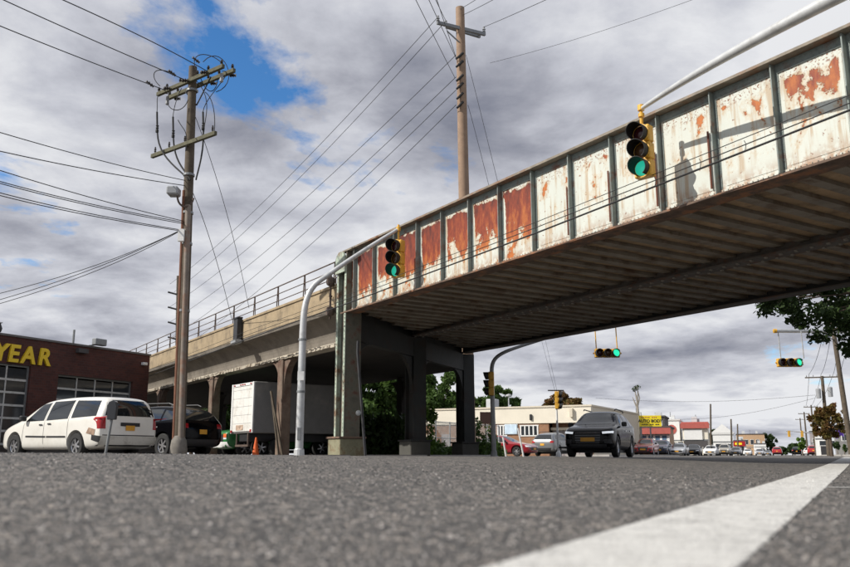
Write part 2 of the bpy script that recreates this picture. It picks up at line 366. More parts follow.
def leafmat(name, c1, c2):
    m = bpy.data.materials.new(name); m.use_nodes = True; t = m.node_tree; b = t.nodes['Principled BSDF']; lk = t.links.new
    tc = t.nodes.new('ShaderNodeTexCoord'); nz = t.nodes.new('ShaderNodeTexNoise'); nz.inputs['Scale'].default_value = 1.3; nz.inputs['Detail'].default_value = 8; nz.inputs['Roughness'].default_value = .75
    lk(tc.outputs['Object'], nz.inputs['Vector']); r = t.nodes.new('ShaderNodeValToRGB'); r.color_ramp.elements[0].position = .33; r.color_ramp.elements[1].position = .67
    r.color_ramp.elements[0].color = (*c1, 1); r.color_ramp.elements[1].color = (*c2, 1); lk(nz.outputs['Fac'], r.inputs[0]); lk(r.outputs[0], b.inputs['Base Color'])
    b.inputs['Roughness'].default_value = .6; b.inputs['Specular IOR Level'].default_value = .25
    tr = t.nodes.new('ShaderNodeBsdfTranslucent'); lk(r.outputs[0], tr.inputs[0]); ms = t.nodes.new('ShaderNodeMixShader'); ms.inputs[0].default_value = .3
    lk(b.outputs[0], ms.inputs[1]); lk(tr.outputs[0], ms.inputs[2]); lk(ms.outputs[0], t.nodes['Material Output'].inputs[0]); return m
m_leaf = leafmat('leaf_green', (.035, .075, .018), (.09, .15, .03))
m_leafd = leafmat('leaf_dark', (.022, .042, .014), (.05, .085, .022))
m_leafa = leafmat('leaf_autumn', (.15, .045, .02), (.12, .125, .03))
m_leafb = leafmat('leaf_bright', (.07, .14, .02), (.13, .22, .04))
# ------------------------------------------------------------------ ground
SA = R(24.0)                                     # street heading, to the right of the view axis
S_ = Vector((math.sin(SA), math.cos(SA), 0)); RT = Vector((math.cos(SA), -math.sin(SA), 0))
def lat(x, y): return -(x * RT.x + y * RT.y)     # metres left of the street line through the camera
def gz(x, y):
    l = lat(x, y); d = math.hypot(x, y); fade = math.exp(-(d / 28.0) ** 4)
    return fade * (-.112 * math.exp(-((l) / 3.2) ** 2) + (.082 + .036 * math.exp(-((x * S_.x + y * S_.y - 5.0) / 5.5) ** 2)) * math.exp(-((l - 7.0) / 3.0) ** 2)) - .004
def sheet(name, xs, ys, dz, m):
    mb = MB(); nx, ny = len(xs), len(ys)
    for y in ys:
        for x in xs: mb.v.append((x, y, gz(x, y) + dz))
    for j in range(ny - 1):
        for i in range(nx - 1): a = j * nx + i; mb.f.append((a, a + 1, a + nx + 1, a + nx))
    return struct(mb.build(name, m, smooth=True))
def grade(a, b, n): return [a * (b / a) ** (i / (n - 1)) for i in range(n)]
gx = [-v for v in grade(1, 900, 70)][::-1] + [i * .1 for i in range(-9, 10)] + grade(1, 900, 70)
sheet('ground', [-3000, -1500] + gx + [1500, 3000], [-60, -30, -15, -8, -4, -2, -1] + [i * .1 for i in range(0, 20)] + grade(2, 500, 110) + [1000, 4000], -.012, m_ground)
def rib(l, t): return S_ * t - RT * l            # street coords -> world
def strip(name, l0, l1, t0, t1, nl, nt_, dz, m, fz=None):
    mb = MB()
    ts = [t0 + (t1 - t0) * (i / nt_) ** 2 for i in range(nt_ + 1)]
    for t in ts:
        for i in range(nl + 1):
            p = rib(l0 + (l1 - l0) * i / nl, t); mb.v.append((p.x, p.y, gz(p.x, p.y) + dz))
    for j in range(nt_):
        for i in range(nl): a = j * (nl + 1) + i; mb.f.append((a, a + 1, a + nl + 2, a + nl + 1))
    return struct(mb.build(name, m, smooth=True))
# asphalt: carriageway, junction and side lots in one sheet
ax = [-40 + i * 1.0 for i in range(0, 31)] + [-10 + i * .25 for i in range(1, 81)] + [10 + i * 1.0 for i in range(1, 31)]
ay = [-12 + i * 1.0 for i in range(0, 12)] + [i * .2 for i in range(0, 100)] + [20 + i for i in range(0, 41)]
sheet('junction_road', ax, ay, 0.0, m_asphalt)
strip('street_road', -2.6, 12.2, 62.0, 620, 6, 60, .004, m_asphalt)
def walk(name, l0, l1, t0, t1, h=.13):
    mb = MB(); n = 40
    pts = [(l0, 0), (l0, h), (l1, h), (l1, 0)]
    for i in range(n + 1):
        t = t0 + (t1 - t0) * (i / n) ** 1.6
        for (l, z) in pts:
            p = rib(l, t); mb.v.append((p.x, p.y, z - .01 + (0 if z else -.15)))
    for i in range(n):
        for k in range(3): a = i * 4 + k; mb.f.append((a, a + 1, a + 5, a + 4))
    mb.f.append((0, 1, 2, 3)); mb.f.append((n * 4 + 3, n * 4 + 2, n * 4 + 1, n * 4))
    return struct(mb.build(name, m_side))
walk('sidewalk_left', 12.0, 13.6, 6, 34, .105)
walk('sidewalk_far_left', 12.4, 15.5, 60, 420)
walk('sidewalk_right', -5.2, -2.7, 26, 420)
# painted lines: white edge line (its own heading) and the short bay mark
def paint_line(name, a, b, wd, m, n=60, pw=2.2):
    a = Vector(a); b = Vector(b); d = (b - a).normalized(); nn = Vector((-d.y, d.x, 0)) * wd / 2; mb = MB()
    for i in range(n + 1):
        p = a + (b - a) * (i / n) ** pw
        for k in range(5):
            e = (.004 * random.uniform(-1, 1)) if k in (0, 4) else 0
            q = p + nn * ((k - 2) / 2 + e); mb.v.append((q.x, q.y, gz(q.x, q.y) + .004))
    for i in range(n):
        for k in range(4): c = i * 5 + k; mb.f.append((c, c + 1, c + 6, c + 5))
    return struct(mb.build(name, m))
def gpt(px, py):                                  # pixel -> point on the curved road
    r = ray(px, py); lo, hi = .3, 60
    for _ in range(60):
        mid = (lo + hi) / 2; p = Vector((r.x * mid / r.y, mid, CAMZ + r.z * mid / r.y))
        if p.z > gz(p.x, p.y): lo = mid
        else: hi = mid
    return Vector((r.x * lo / r.y, lo, 0))
pa, pb_ = gpt(618, 567), gpt(790, 488)
dl = (pb_ - pa).normalized()
paint_line('edge_line', pa - dl * 2.5, pa + dl * 38, .40, m_line, 120)
q0 = gpt(818, 487.5); paint_line('bay_line', q0, q0 + Vector((dl.y, -dl.x, 0)) * 2.4, .10, m_line, 12, 1)
# ------------------------------------------------------------------ railway bridge (steel plate girder)
ZB, ZT = 4.30, 6.27
b0 = at(352, 313, (ZB - CAMZ) / ray(352, 313).z * ray(352, 313).y); b1 = at(850, 160, (ZB - CAMZ) / ray(850, 160).z * ray(850, 160).y)
bu = (b1 - b0); BA = math.atan2(bu.y, bu.x); FB = Frame((b0.x, b0.y), BA)
BW, BM = 8.7, 4.3                                # back and middle girder offsets
U0, U1 = -0.35, 27.0
SK = (-6.53 + .3) / 8.7                           # skew of the bents: du per dn
SP = 1.195; S0 = S0_ = FB.pix(357, 285)[0]; m_panel = panel_mat()
bridge = thing('railway_bridge', 'weathered steel plate girder railway bridge with peeling white paint spanning the street', 'bridge', (b0.x, b0.y, 0), BA)
SP = 1.195; S0 = S0_
rustv = [.82, .66, .76, .72, .64, .62, .68, .16, .25, .12, .13, .22, .36, .22, .12, .2, .14, .2, .1, .2, .15, .2, .1]
stn = [S0 + i * SP for i in range(0, 24) if S0 + i * SP < U1]
edges = [U0 + .02] + stn + [U1]
for i in range(len(edges) - 1):
    a, c = edges[i] + .004, edges[i + 1] - .004
    p = MB().box(a, c, -.006, .012, ZB + .04, ZT - .05).build('web_panel', m_panel, bridge)
    p['rust'] = .55 if i == 0 else rustv[min(i - 1, len(rustv) - 1)]
for i, u in enumerate(stn):
    mb = MB().box(u - .055, u + .055, -.022, -.0065, ZB + .16, ZT - .14).box(u - .012, u + .012, -.135, -.0225, ZB + .046, ZT - .056)
    st = mb.build('stiffener', m_stiff, bridge, bevel=.003)
# cover plate edge lines on the panels (doubler plates)
for i in range(len(stn) - 1):
    if i < 7: continue
    a, c = stn[i] + .13, stn[i + 1] - .09
    MB().box(a, c, -.013, -.0065, ZB + .20, ZT - .30 - .05 * (i % 2)).build('doubler_plate', m_panel, bridge)['rust'] = rustv[i]
MB().box(U0, U1, -.21, .21, ZT - .05, ZT).build('top_flange', m_flange, bridge)
MB().box(U0, U1, -.028, -.0066, ZT - .20, ZT - .053).build('top_angle', m_stiff, bridge)
MB().box(U0, U1, -.22, .22, ZB, ZB + .04).build('bottom_flange', m_flow, bridge)
MB().box(U0, U1, -.028, -.0066, ZB + .043, ZB + .15).build('bottom_angle', m_panel, bridge)['rust'] = .62
# thin pipes clamped next to some stiffeners
for i in (8, 9, 10, 11):
    u = stn[i] - .14
    MB().tube([(u, -.05, ZB + .22), (u, -.05, ZB + 1.25)], .018, 6).build('drain_pipe', mat('rust_pipe_%d' % i, (.15, .05, .03), .8), bridge)
mb = MB()
def rivet(x, z, y=-.03):
    b = len(mb.v); r = .014
    mb.v.extend([(x - r, y, z), (x, y, z - r), (x + r, y, z), (x, y, z + r), (x, y - .012, z)])
    for k in range(4): mb.f.append((b + k, b + (k + 1) % 4, b + 4))
u = U0 + .05
while u < 17.5: rivet(u, ZT - .09); rivet(u + .04, ZT - .165); rivet(u, ZB + .075); rivet(u + .04, ZB + .125); u += .095
for s in stn[:15]:
    z = ZB + .2
    while z < ZT - .24: rivet(s - .036, z, -.024); rivet(s + .036, z, -.024); z += .095
stuff(mb.build('rivets', m_stiff, bridge))
# inner and back girders, deck ribs between them
u = U0
def uend(n): return U0 + SK * n
MB().box(uend(BM), U1, BM - .2, BM + .2, ZB - .02, ZB + .03).build('middle_girder_flange', m_lowgirder, bridge)
MB().box(uend(BM), U1, BM - .02, BM + .02, ZB + .03, ZT - .6).build('middle_girder_web', m_lowgirder, bridge)
mb = MB(); u = uend(BM) + .3
while u < 20: mb.box(u, u + .06, BM - .16, BM - .1, ZB - .05, ZB - .02).box(u + .1, u + .16, BM + .1, BM + .16, ZB - .05, ZB - .02); u += .36
stuff(mb.build('girder_bolts', mat('pale_bolt', (.24, .22, .19), .7), bridge))
MB().box(uend(BW), U1, BW - .2, BW + .2, ZB, ZB + .04).build('back_girder_flange', m_lowgirder, bridge)
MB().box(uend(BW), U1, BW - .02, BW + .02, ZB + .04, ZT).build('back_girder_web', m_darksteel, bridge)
MB().box(uend(BW), U1, BW - .2, BW + .2, ZT, ZT + .05).build('back_girder_cap', m_flange, bridge)
# deck: trough plates (slightly recessed) and individual ribs
mb = MB(); z0 = ZB + .22
mb.prism([(uend(.03), .03), (U1, .03), (U1, BW - .03), (uend(BW - .03), BW - .03)], lambda a, b: (a, b, z0), lambda a, b: (a, b, z0 + .12)).build('deck_plate', m_plate, bridge)
k = 0; u = uend(BW) + .2
while u < U1 - .3:
    for (n0, n1) in ((.035, BM - .03), (BM + .03, BW - .03)):
        lo = n0
        if u < uend(n0) + .05:                     # ribs that start inside the skewed end
            lo = (u - U0 - .05) / SK; lo = max(lo, n0)
        if lo < n1 - .4:
            MB().box(u + random.uniform(-.015, .015), u + .23, lo, n1, z0 - .07 - random.uniform(0, .012), z0 - .002).build('deck_rib', m_rib, bridge)
    u += .595
MB().prism([(.05, ZB - .055), (BW - .05, ZB - .055), (BW - .05, ZT - .52), (.05, ZT - .52)], lambda a, b: (U0 + SK * a - .09, a, b), lambda a, b: (U0 + SK * a - .03, a, b)).build('end_plate', m_darksteel, bridge)
# ballast deck on top, out of sight, and its tie ends
MB().prism([(U0 + .02, .03), (U1, .03), (U1, BW - .03), (uend(BW - .03), BW - .03)], lambda a, b: (a, b, ZT - .5), lambda a, b: (a, b, ZT - .38)).build('ballast_deck', m_darksteel, bridge)
# skewed bent: three riveted columns, cap beam, curved knee brackets
sv = Vector((SK, 1, 0)).normalized()
def colm(n, front):
    u = U0 + SK * n + .02
    w_, d_ = .30, .34
    c = bpy.data.objects.new('column', None)
    top = ZT if front else ZB
    f1 = MB().box(u - w_, u - w_ + .05, n - d_ * .55, n + d_, .62, top - .06)
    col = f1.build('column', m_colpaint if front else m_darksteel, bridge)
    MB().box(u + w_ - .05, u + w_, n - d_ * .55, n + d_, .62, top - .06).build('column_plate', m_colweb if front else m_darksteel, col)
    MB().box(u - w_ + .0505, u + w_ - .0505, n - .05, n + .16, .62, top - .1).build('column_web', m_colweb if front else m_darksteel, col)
    if front:
        MB().box(u - w_ - .012, u - w_ + .10, n - d_ * .55 - .022, n - d_ * .55 - .002, .62, top - .2).build('column_angle', m_colpaint, col)
        MB().box(u + w_ - .10, u + w_ + .012, n - d_ * .55 - .022, n - d_ * .55 - .002, .62, top - .2).build('column_angle', m_colpaint, col)
        mm = MB()
        arc = [(u + .0 + .33 * math.cos(R(a)), top - .36 + .33 * math.sin(R(a))) for a in range(0, 181, 15)]
        mm.prism([(u + .33, top - .7)] + arc + [(u - .33, top - .7)], lambda a, b: (a, n - .28, b), lambda a, b: (a, n - .22, b)).build('rounded_head', m_colpaint, col)
        ml = MB()
        for z in np.arange(.75, top - .75, .12):
            for du in (-w_ + .04, w_ - .04): ml.box(u + du - .014, u + du + .014, n - d_ * .55 - .036, n - d_ * .55 - .0225, z, z + .028)
        stuff(ml.build('column_rivets', m_colpaint, col))
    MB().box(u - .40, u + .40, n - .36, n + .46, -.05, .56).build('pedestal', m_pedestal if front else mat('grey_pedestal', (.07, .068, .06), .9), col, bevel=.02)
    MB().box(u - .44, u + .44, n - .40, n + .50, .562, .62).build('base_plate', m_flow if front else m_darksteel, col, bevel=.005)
    return col
for n in (0.0, BM, BW): colm(n, n == 0.0)
def skew(t, du=0): return Vector((U0 + .02 + SK * t + du, t, 0))
MB().prism([(.2, ZB - .75), (BW - .2, ZB - .75), (BW - .2, ZB - .06), (.2, ZB - .06)], lambda a, b: tuple(skew(a, -.16) + Vector((0, 0, b))), lambda a, b: tuple(skew(a, .16) + Vector((0, 0, b)))).build('cap_beam', m_darksteel, bridge)
def knee(t0, sgn, r, name='knee_bracket', thick=.1):
    pts = [(t0, ZB - .76 - 1.25)]
    for a in range(0, 91, 10): pts.append((t0 + sgn * (r - r * math.cos(R(a))) * 1.0 + sgn * .12, ZB - .76 - 1.25 + (1.25) * math.sin(R(a))))
    pts.append((t0, ZB - .762))
    MB().prism(pts, lambda a, b: tuple(skew(a, -thick) + Vector((0, 0, b))), lambda a, b: tuple(skew(a, thick) + Vector((0, 0, b)))).build(name, m_darksteel, bridge)
for (t0, sg) in ((.20, 1), (BM - .05, -1), (BM + .2, 1), (BW - .05, -1)): knee(t0, sg, 1.0)
# second bent on the far side of the street
for n in (0.0, BM, BW):
    u = 23.5 + SK * n
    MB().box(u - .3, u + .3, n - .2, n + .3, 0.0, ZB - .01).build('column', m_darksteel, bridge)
# ------------------------------------------------------------------ concrete viaduct behind it
via = thing('concrete_viaduct', 'tan concrete railway viaduct with open arched bays left of the steel bridge', 'viaduct', (b0.x, b0.y, 0), BA)
V0, V1 = -46.0, U0 - .42
ZP0, ZP1, ZL = 4.60, 5.36, 3.46
def ext(poly, u0, u1): return MB().prism(poly, lambda a, b: (u0, a, b), lambda a, b: (u1 + SK * max(a, 0) * 1.0, a, b))
def vext(poly, name, m, u0=V0, u1=V1): return ext(poly, u0, u1).build(name, m, via)
PX = [V0]
u = V1
cuts = []
while u > V0: cuts.append(u); u -= 4.7
cuts.append(V0); cuts = cuts[::-1]
for a, c in zip(cuts[:-1], cuts[1:]):             # parapet is cast in lengths with open joints
    MB().box(a + .008, c - .008, -.06, .22, ZP0, ZP1 - .10).build('parapet_length', m_conc, via, bevel=.01)
    MB().box(a + .006, c - .006, -.10, .26, ZP1 - .098, ZP1).build('coping', m_conc, via, bevel=.012)
cove = [(-.05, ZP0 - .004), (-.02, ZP0 - .12)]
for a in range(0, 91, 10): cove.append((.06 + .55 * math.sin(R(a)) ** 1.3, ZP0 - .16 - .72 * (1 - math.cos(R(a)))))
cove += [(.60, ZL + .14), (1.2, ZL + .14), (1.2, ZP0 - .004)]
vext(cove, 'cove', m_cove)
vext([(.20, ZL), (.62, ZL), (.62, ZL + .135), (.24, ZL + .135), (.20, ZL + .10)], 'ledge', m_ledge)
mb = MB(); random.seed(3)                                   # spalled lumps along the ledge
for i in range(120):
    u = random.uniform(-30, V1 - .3); s = random.uniform(.05, .2); mb.box(u, u + s * 1.6, .17, .2, ZL + random.uniform(-.02, .03), ZL + .07 + random.uniform(0, .06))
stuff(mb.build('spalled_edge', m_ledge, via))
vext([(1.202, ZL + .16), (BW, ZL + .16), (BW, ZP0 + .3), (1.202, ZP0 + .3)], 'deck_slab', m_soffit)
MB().box(V0, V1 + SK * BW, BW - .25, BW, ZP0 + .302, ZP1).build('back_parapet', m_conc, via)
for u in (-5.94, -13.7, -22.3, -31, -40):
    for n in (.35, BM, BW - .3):
        uu = u + SK * (n - .35) * .9
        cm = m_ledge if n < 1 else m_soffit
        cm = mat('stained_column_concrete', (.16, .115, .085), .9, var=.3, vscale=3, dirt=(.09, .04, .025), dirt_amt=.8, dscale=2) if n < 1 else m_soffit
        c = MB().box(uu - .22, uu + .22, n - .15, n + .22, 0, ZL + .155 if n > 1 else ZL - .002).build('column', cm, via, bevel=.02)
        for sg in (-1, 1):                          # curved haunches
            pts = [(uu + sg * .222, ZL - 1.0)]
            for a in range(0, 91, 10): pts.append((uu + sg * (.235 + .85 * (1 - math.cos(R(a)))), ZL - 1.0 + .98 * math.sin(R(a))))
            pts.append((uu + sg * .222, ZL - .02))
            MB().prism(pts, lambda a, b: (a, n - .08, b), lambda a, b: (a, n + .16, b)).build('haunch', cm, c)
    MB().box(u - .2, u + .2, .76, .8, 0, 0.1).build('footing', m_soffit, via)
# railing on the coping
rl = MB().tube([(V0, .02, ZP1 + .78), (V1 + .2, .02, ZP1 + .78)], .022, 6).build('top_rail', m_railing, via)
MB().tube([(V0, .02, ZP1 + .50), (V1 + .2, .02, ZP1 + .50)], .016, 6).build('rail', m_railing, via)
MB().tube([(V0, .02, ZP1 + .24), (V1 + .2, .02, ZP1 + .24)], .016, 6).build('rail', m_railing, via)
u = -1.33
while u > V0:
    MB().bar((u - .09, .05, ZP1), (u - .02, .05, ZP1 + .8), .03).bar((u + .09, .05, ZP1), (u + .02, .05, ZP1 + .8), .03).bar((u - .06, .05, ZP1 + .3), (u + .06, .05, ZP1 + .3), .02).build('railing_post', m_railing, via)
    u -= 2.35
# small fittings on the parapet
x_, z_ = FB.pix(241, 320, -.08)
o = MB().box(x_ - .22, x_ + .22, -.30, -.102, z_ - .85, z_ + .02).box(x_ - .28, x_ + .28, -.33, -.08 - .022, z_ + .0205, z_ + .08).build('relay_box', m_trim, None, loc=None)
o.parent = None
def place_in_frame(o, label, cat):
    o.location = FB.o.copy(); o.rotation_euler = (0, 0, BA); return tag(o, label, cat)
place_in_frame(o, 'black upright cable box bolted on viaduct parapet', 'box')
x_, z_ = FB.pix(236, 342, -.3)
o = MB().box(x_ - .32, x_ + .22, -.42, -.14, z_ - .06, z_ + .08).bar((x_, -.14, z_), (x_, .0, z_ + .1), .05).build('flood_light', m_insg, None, bevel=.02)
place_in_frame(o, 'small pale flood light under the black box on the viaduct', 'light')
x_, z_ = FB.pix(329, 297, -.25)
g = thing('signal_bell', 'rusty twin drum railway fitting on viaduct beside the steel column', 'bell', FB.w(x_, -.2, z_ - .5), BA)
MB().lathe([(0, -.1), (.13, -.1), (.17, 0), (.13, .1), (0, .1)], (0, 0, 1.0), 'y', 14).build('drum', m_railing, g, smooth=True)
MB().lathe([(0, -.1), (.13, -.1), (.17, 0), (.13, .1), (0, .1)], (0, 0, .05), 'y', 14).build('drum', m_railing, g, smooth=True)
MB().tube([(0, 0, -.2), (0, 0, 1.2)], .035, 8).bar((-.1, 0, .55), (-.1, .1, .55), .05).build('post', m_railing, g)
# cables strung along the face of the bridge
def strung(name, pix, n, rad, label, grp, cat='cable'):
    pts = []
    for (x, y) in pix: lx, z = FB.pix(x, y, n); pts.append(FB.w(lx, n, z))
    fine = []
    for i in range(len(pts) - 1):
        for k in range(8): fine.append(pts[i].lerp(pts[i + 1], k / 8))
    fine.append(pts[-1])
    o = MB().tube(fine, rad, 6).build(name, m_wire, None, world=True, loc=fine[0])
    return tag(o, label, cat, grp)
strung('aerial_cable', [(120, 387), (250, 338), (350, 302.5), (540, 231.5), (850, 110), (1100, 20)], -.75, .017, 'thickest black cable strung along the face of the bridge girder', None)
strung('aerial_cable', [(120, 381), (250, 330), (350, 294), (540, 220.6), (850, 95), (1100, 0)], -.75, .007, 'thinnest and topmost wire of the three strung along the bridge girder', None)
strung('aerial_cable', [(120, 384), (250, 334), (350, 298), (540, 226), (850, 103), (1100, 10)], -.75, .009, 'middle wire of the three strung along the bridge girder', None)
for px in (565, 611, 655, 700, 745):                              # hanging ties between them
    x1, z1 = FB.pix(px, 231.5 - (px - 540) * .392, -.75)
    o = MB().tube([FB.w(x1, -.75, z1), FB.w(x1 + .05, -.78, z1 + .09), FB.w(x1, -.75, z1 + .17)], .006, 5).build('cable_tie', m_wire, None, world=True, loc=FB.w(x1, -.75, z1))
    tag(o, 'small wire loop hanging between the cables on the girder face', 'wire loop', 'wire loops on girder cables')
# ------------------------------------------------------------------ traffic signals
def signal_head(parent, horizontal=False, lit=m_lgrn, scale=1.0, back=False):
    """local: faces -y, hangs from the top (z=0)."""
    root = parent
    s = .36 * scale; w2 = .185 * scale
    body = MB()
    for i in range(3):
        z1 = -i * s - .004; z0 = z1 - s + .008
        body.box(-w2, w2, 0.0, .20 * scale, z0, z1)
    hs = body.build('signal_housing', m_yellow, root, bevel=.018)
    for i, lm in enumerate((m_lred, m_lamb, lit)):
        zc = -i * s - s / 2; r = .155 * scale
        ln = MB().lathe([(0, -.055), (r * .5, -.045), (r * .85, -.02), (r, -.004)], (0, 0, zc), 'y', 20).build('lens', lm, hs, smooth=True)
        vb = MB(); n = 22; seg = []
        for k in range(n + 1):
            th = R(-62 + 304 * k / n); dep = -.30 * scale * (0.55 + .45 * math.sin(th * .5 + .54) ** 2) if True else -.3
            th2 = th; seg.append((math.cos(th2), math.sin(th2), dep))
        ro, ri = r + .02, r + .010
        b = 0
        for (c, d, dep) in seg:
            vb.v += [(ro * c, -.002, zc + ro * d), (ro * c, dep, zc + ro * d), (ri * c, dep, zc + ri * d), (ri * c, -.002, zc + ri * d)]
        for k in range(n):
            a = k * 4
            for j in range(4): vb.f.append((a + j, a + (j + 1) % 4, a + 4 + (j + 1) % 4, a + 4 + j))
        vb.build('visor', m_visor, hs, smooth=False)
        MB().lathe([(ro + .018, -.003), (ro + .018, -.03), (ro + .0005, -.03), (ro + .0005, -.003)], (0, 0, zc), 'y', 22).build('lens_ring', m_yellow, hs, smooth=False)
    return hs
def hang(hs, loc, rot):
    hs.location = loc; hs.rotation_euler = rot
def bez(pts, n=24):
    pts = [Vector(p) for p in pts]; out = []
    for i in range(n + 1):
        q = list(pts); t = i / n
        while len(q) > 1: q = [a.lerp(b, t) for a, b in zip(q[:-1], q[1:])]
        out.append(q[0])
    return out
def mast(name, label, base, armpts, r0, r1, ra0, ra1, m, group=None):
    base = Vector(base); t = thing(name, label, 'traffic signal', base, 0, group)
    arm = [Vector(p) - base for p in armpts]
    hp = arm[0]
    MB().tube([Vector((0, 0, .0)), hp * .5, hp], [r0, (r0 + r1) / 2, r1], 16).build('pole', m, t, smooth=True)
    MB().lathe([(0, 0), (r0 * 1.9, 0), (r0 * 1.9, .04), (r0 * 1.35, .06), (r0 * 1.25, .22), (r0 * 1.02, .25)], (0, 0, 0), 'z', 14).build('base_flange', m, t, smooth=False)
    k = len(arm); MB().tube(arm, [ra0 + (ra1 - ra0) * i / (k - 1) for i in range(k)], 14).build('mast_arm', m, t, smooth=True)
    return t
# signal over the street, right
tip = at(641, 109, 13.7); mid = at(835, -8, 10.0); pole = Vector((8.6, 3.6, 0))
pt = Vector((8.6, 3.6, mid.z - 1.5))
a1 = bez([pt, pt + Vector((-.3, .7, 1.35)), mid + (mid - tip).normalized() * -.2, tip + (mid - tip) * .45 + Vector((0, 0, .10)), tip], 34)
t = mast('mast_arm_signal', 'long grey mast arm reaching over street with hanging green signal before white girder', (pole.x, pole.y, 0), a1, .19, .18, .185, .037, m_galv)
rel = tip - t.location
MB().tube([rel + Vector((0, 0, .05)), rel + Vector((0, .02, -.34))], .03, 10).lathe([(0, -.05), (.06, -.05), (.06, .05), (0, .05)], rel + Vector((0, 0, .02)), 'z', 12).lathe([(0, -.03), (.055, -.03), (.055, .03), (0, .03)], rel + Vector((0, 0, -.12)), 'z', 12).build('hanger', m_yellow, t, smooth=True)
hang(signal_head(t, scale=.88), rel + Vector((-.05, -.05, -.33)), (0, 0, R(-44)))
# second signal, on the pole beside the viaduct
tip2 = at(398.5, 229, 21.3); pb2 = on_ground(299, 20.6); pb2.z = 0
bend = at(303.5, 312, 20.6)
a2 = [Vector((bend.x, bend.y, bend.z - .5))] + bez([bend + Vector((0, 0, -.45)), bend + Vector((0, 0, .28)), at(308, 288, 20.62), at(322, 279, 20.7)], 10) + bez([at(324.5, 277.4, 20.72), at(350, 259, 20.9), at(375, 243, 21.1), tip2], 10)
t = mast('mast_arm_signal', 'bright grey pole with curved arm holding green signal before rust red panels', pb2, a2, .10, .088, .088, .045, m_galv)
rel = tip2 - t.location
MB().tube([rel + Vector((0, 0, .12)), rel + Vector((0, .02, -.30))], .03, 10).lathe([(0, -.05), (.06, -.05), (.06, .05), (0, .05)], rel + Vector((0, 0, .0)), 'z', 12).build('hanger', m_yellow, t, smooth=True)
hang(signal_head(t, scale=.93), rel + Vector((-.06, -.06, -.32)), (0, 0, R(-36)))
MB().box(-.045, .045, -.113, -.085, .45, .75).build('hand_hole_cover', m_galvdark, t, bevel=.006)
for z in (1.6, 2.9): MB().lathe([(.098, 0), (.108, .005), (.108, .05), (.098, .055)], (bend - pb2) * (z / bend.z), 'z', 14).build('steel_band', m_galvdark, t)
MB().box(-.08, .08, -.115, -.108, 1.9, 2.12).build('small_plate', m_white, t)
# horizontal signals hung beyond the bridge
def hsignal(parent, c, rot=0.0):
    hs = signal_head(parent, lit=m_lgrnb, scale=.93)
    hang(hs, c + Vector((-.5, 0, 0)), (0, R(-90), 0)); return hs
hc = at(607.5, 353, 33.0); pb3 = on_ground(494, 32.4)
bd3 = at(491.5, 357, 32.4)
a3 = [bd3 + Vector((0, 0, -.6))] + bez([bd3 + Vector((0, 0, -.55)), bd3 + Vector((0, 0, .2)), at(505, 351, 32.5), at(530, 343, 32.7), at(622, 316, 33.0)], 20)
t = mast('mast_arm_signal', 'dull grey bent pole behind bridge columns with sideways green signal hung below', pb3, a3, .095, .085, .085, .045, mat('mid_galvanised', (.32, .33, .335), .5, metal=.3))
rel = hc - t.location
for dx in (-.42, .42):
    p0 = rel + Vector((dx, .1, .17)); MB().tube([p0, p0 + Vector((-.03, 0, 1.25 + .1 * (dx > 0)))], .022, 8).build('hanger_rod', m_yellow, t)
MB().tube([rel + Vector((-.56, .1, .0)), rel + Vector((.58, .1, .0))], .03, 8).build('signal_bracket', m_yellow, t)
hsignal(t, rel)
# small signal heads seen edge-on on the same pole
sg = signal_head(t, lit=m_lgrn, scale=.85); hang(sg, at(489.5, 372, 32.3) - t.location, (0, 0, R(-98)))
pc = at(790, 362.5, 34.0); pr = on_ground(868, 36.0)
ar = [Vector((pr.x, pr.y, at(850, 331, 36).z)), at(850, 331.5, 35.6), at(805, 331, 34.5), at(775, 331, 34.0)]
t = mast('mast_arm_signal', 'level grey arm beside leafy branches with sideways green signal on two rods', (pr.x, pr.y, 0), ar, .12, .11, .10, .075, m_galv)
rel = pc - t.location
for px in (778, 801):
    q = at(px, 331, 34.0) - t.location; b_ = Vector((q.x + .06, rel.y + .1, rel.z + .17)); MB().tube([b_, q], .024, 8).build('hanger_rod', m_galv, t)
q = at(775, 331, 34) - t.location
MB().lathe([(0, -.09), (.09, -.06), (.09, .06), (0, .09)], q, 'x', 10).build('arm_cap', m_yellow, t)
MB().tube([rel + Vector((-.56, .1, 0)), rel + Vector((.58, .1, 0))], .03, 8).build('signal_bracket', m_yellow, t)
hsignal(t, rel)
# slim signal post by the black car
pp = on_ground(558.5, 37.0); tp = at(555.8, 391, 37.0)
t = thing('signal_post', 'slim pale post with small side facing signal next to the black car', 'traffic signal', pp)
MB().tube([(0, 0, 0), tp - pp], [.05, .04], 10).lathe([(0, 0), (.12, 0), (.1, .2), (.05, .26)], (0, 0, 0), 'z', 12).build('pole', m_white, t, smooth=True)
sg = signal_head(t, scale=.72); hang(sg, tp - pp + Vector((.10, 0, -.02)), (0, 0, R(75)))
MB().box(-.35 + (tp - pp).x, .35 + (tp - pp).x, -.04, .04, (tp - pp).z, (tp - pp).z + .05).build('top_bracket', m_trim, t)
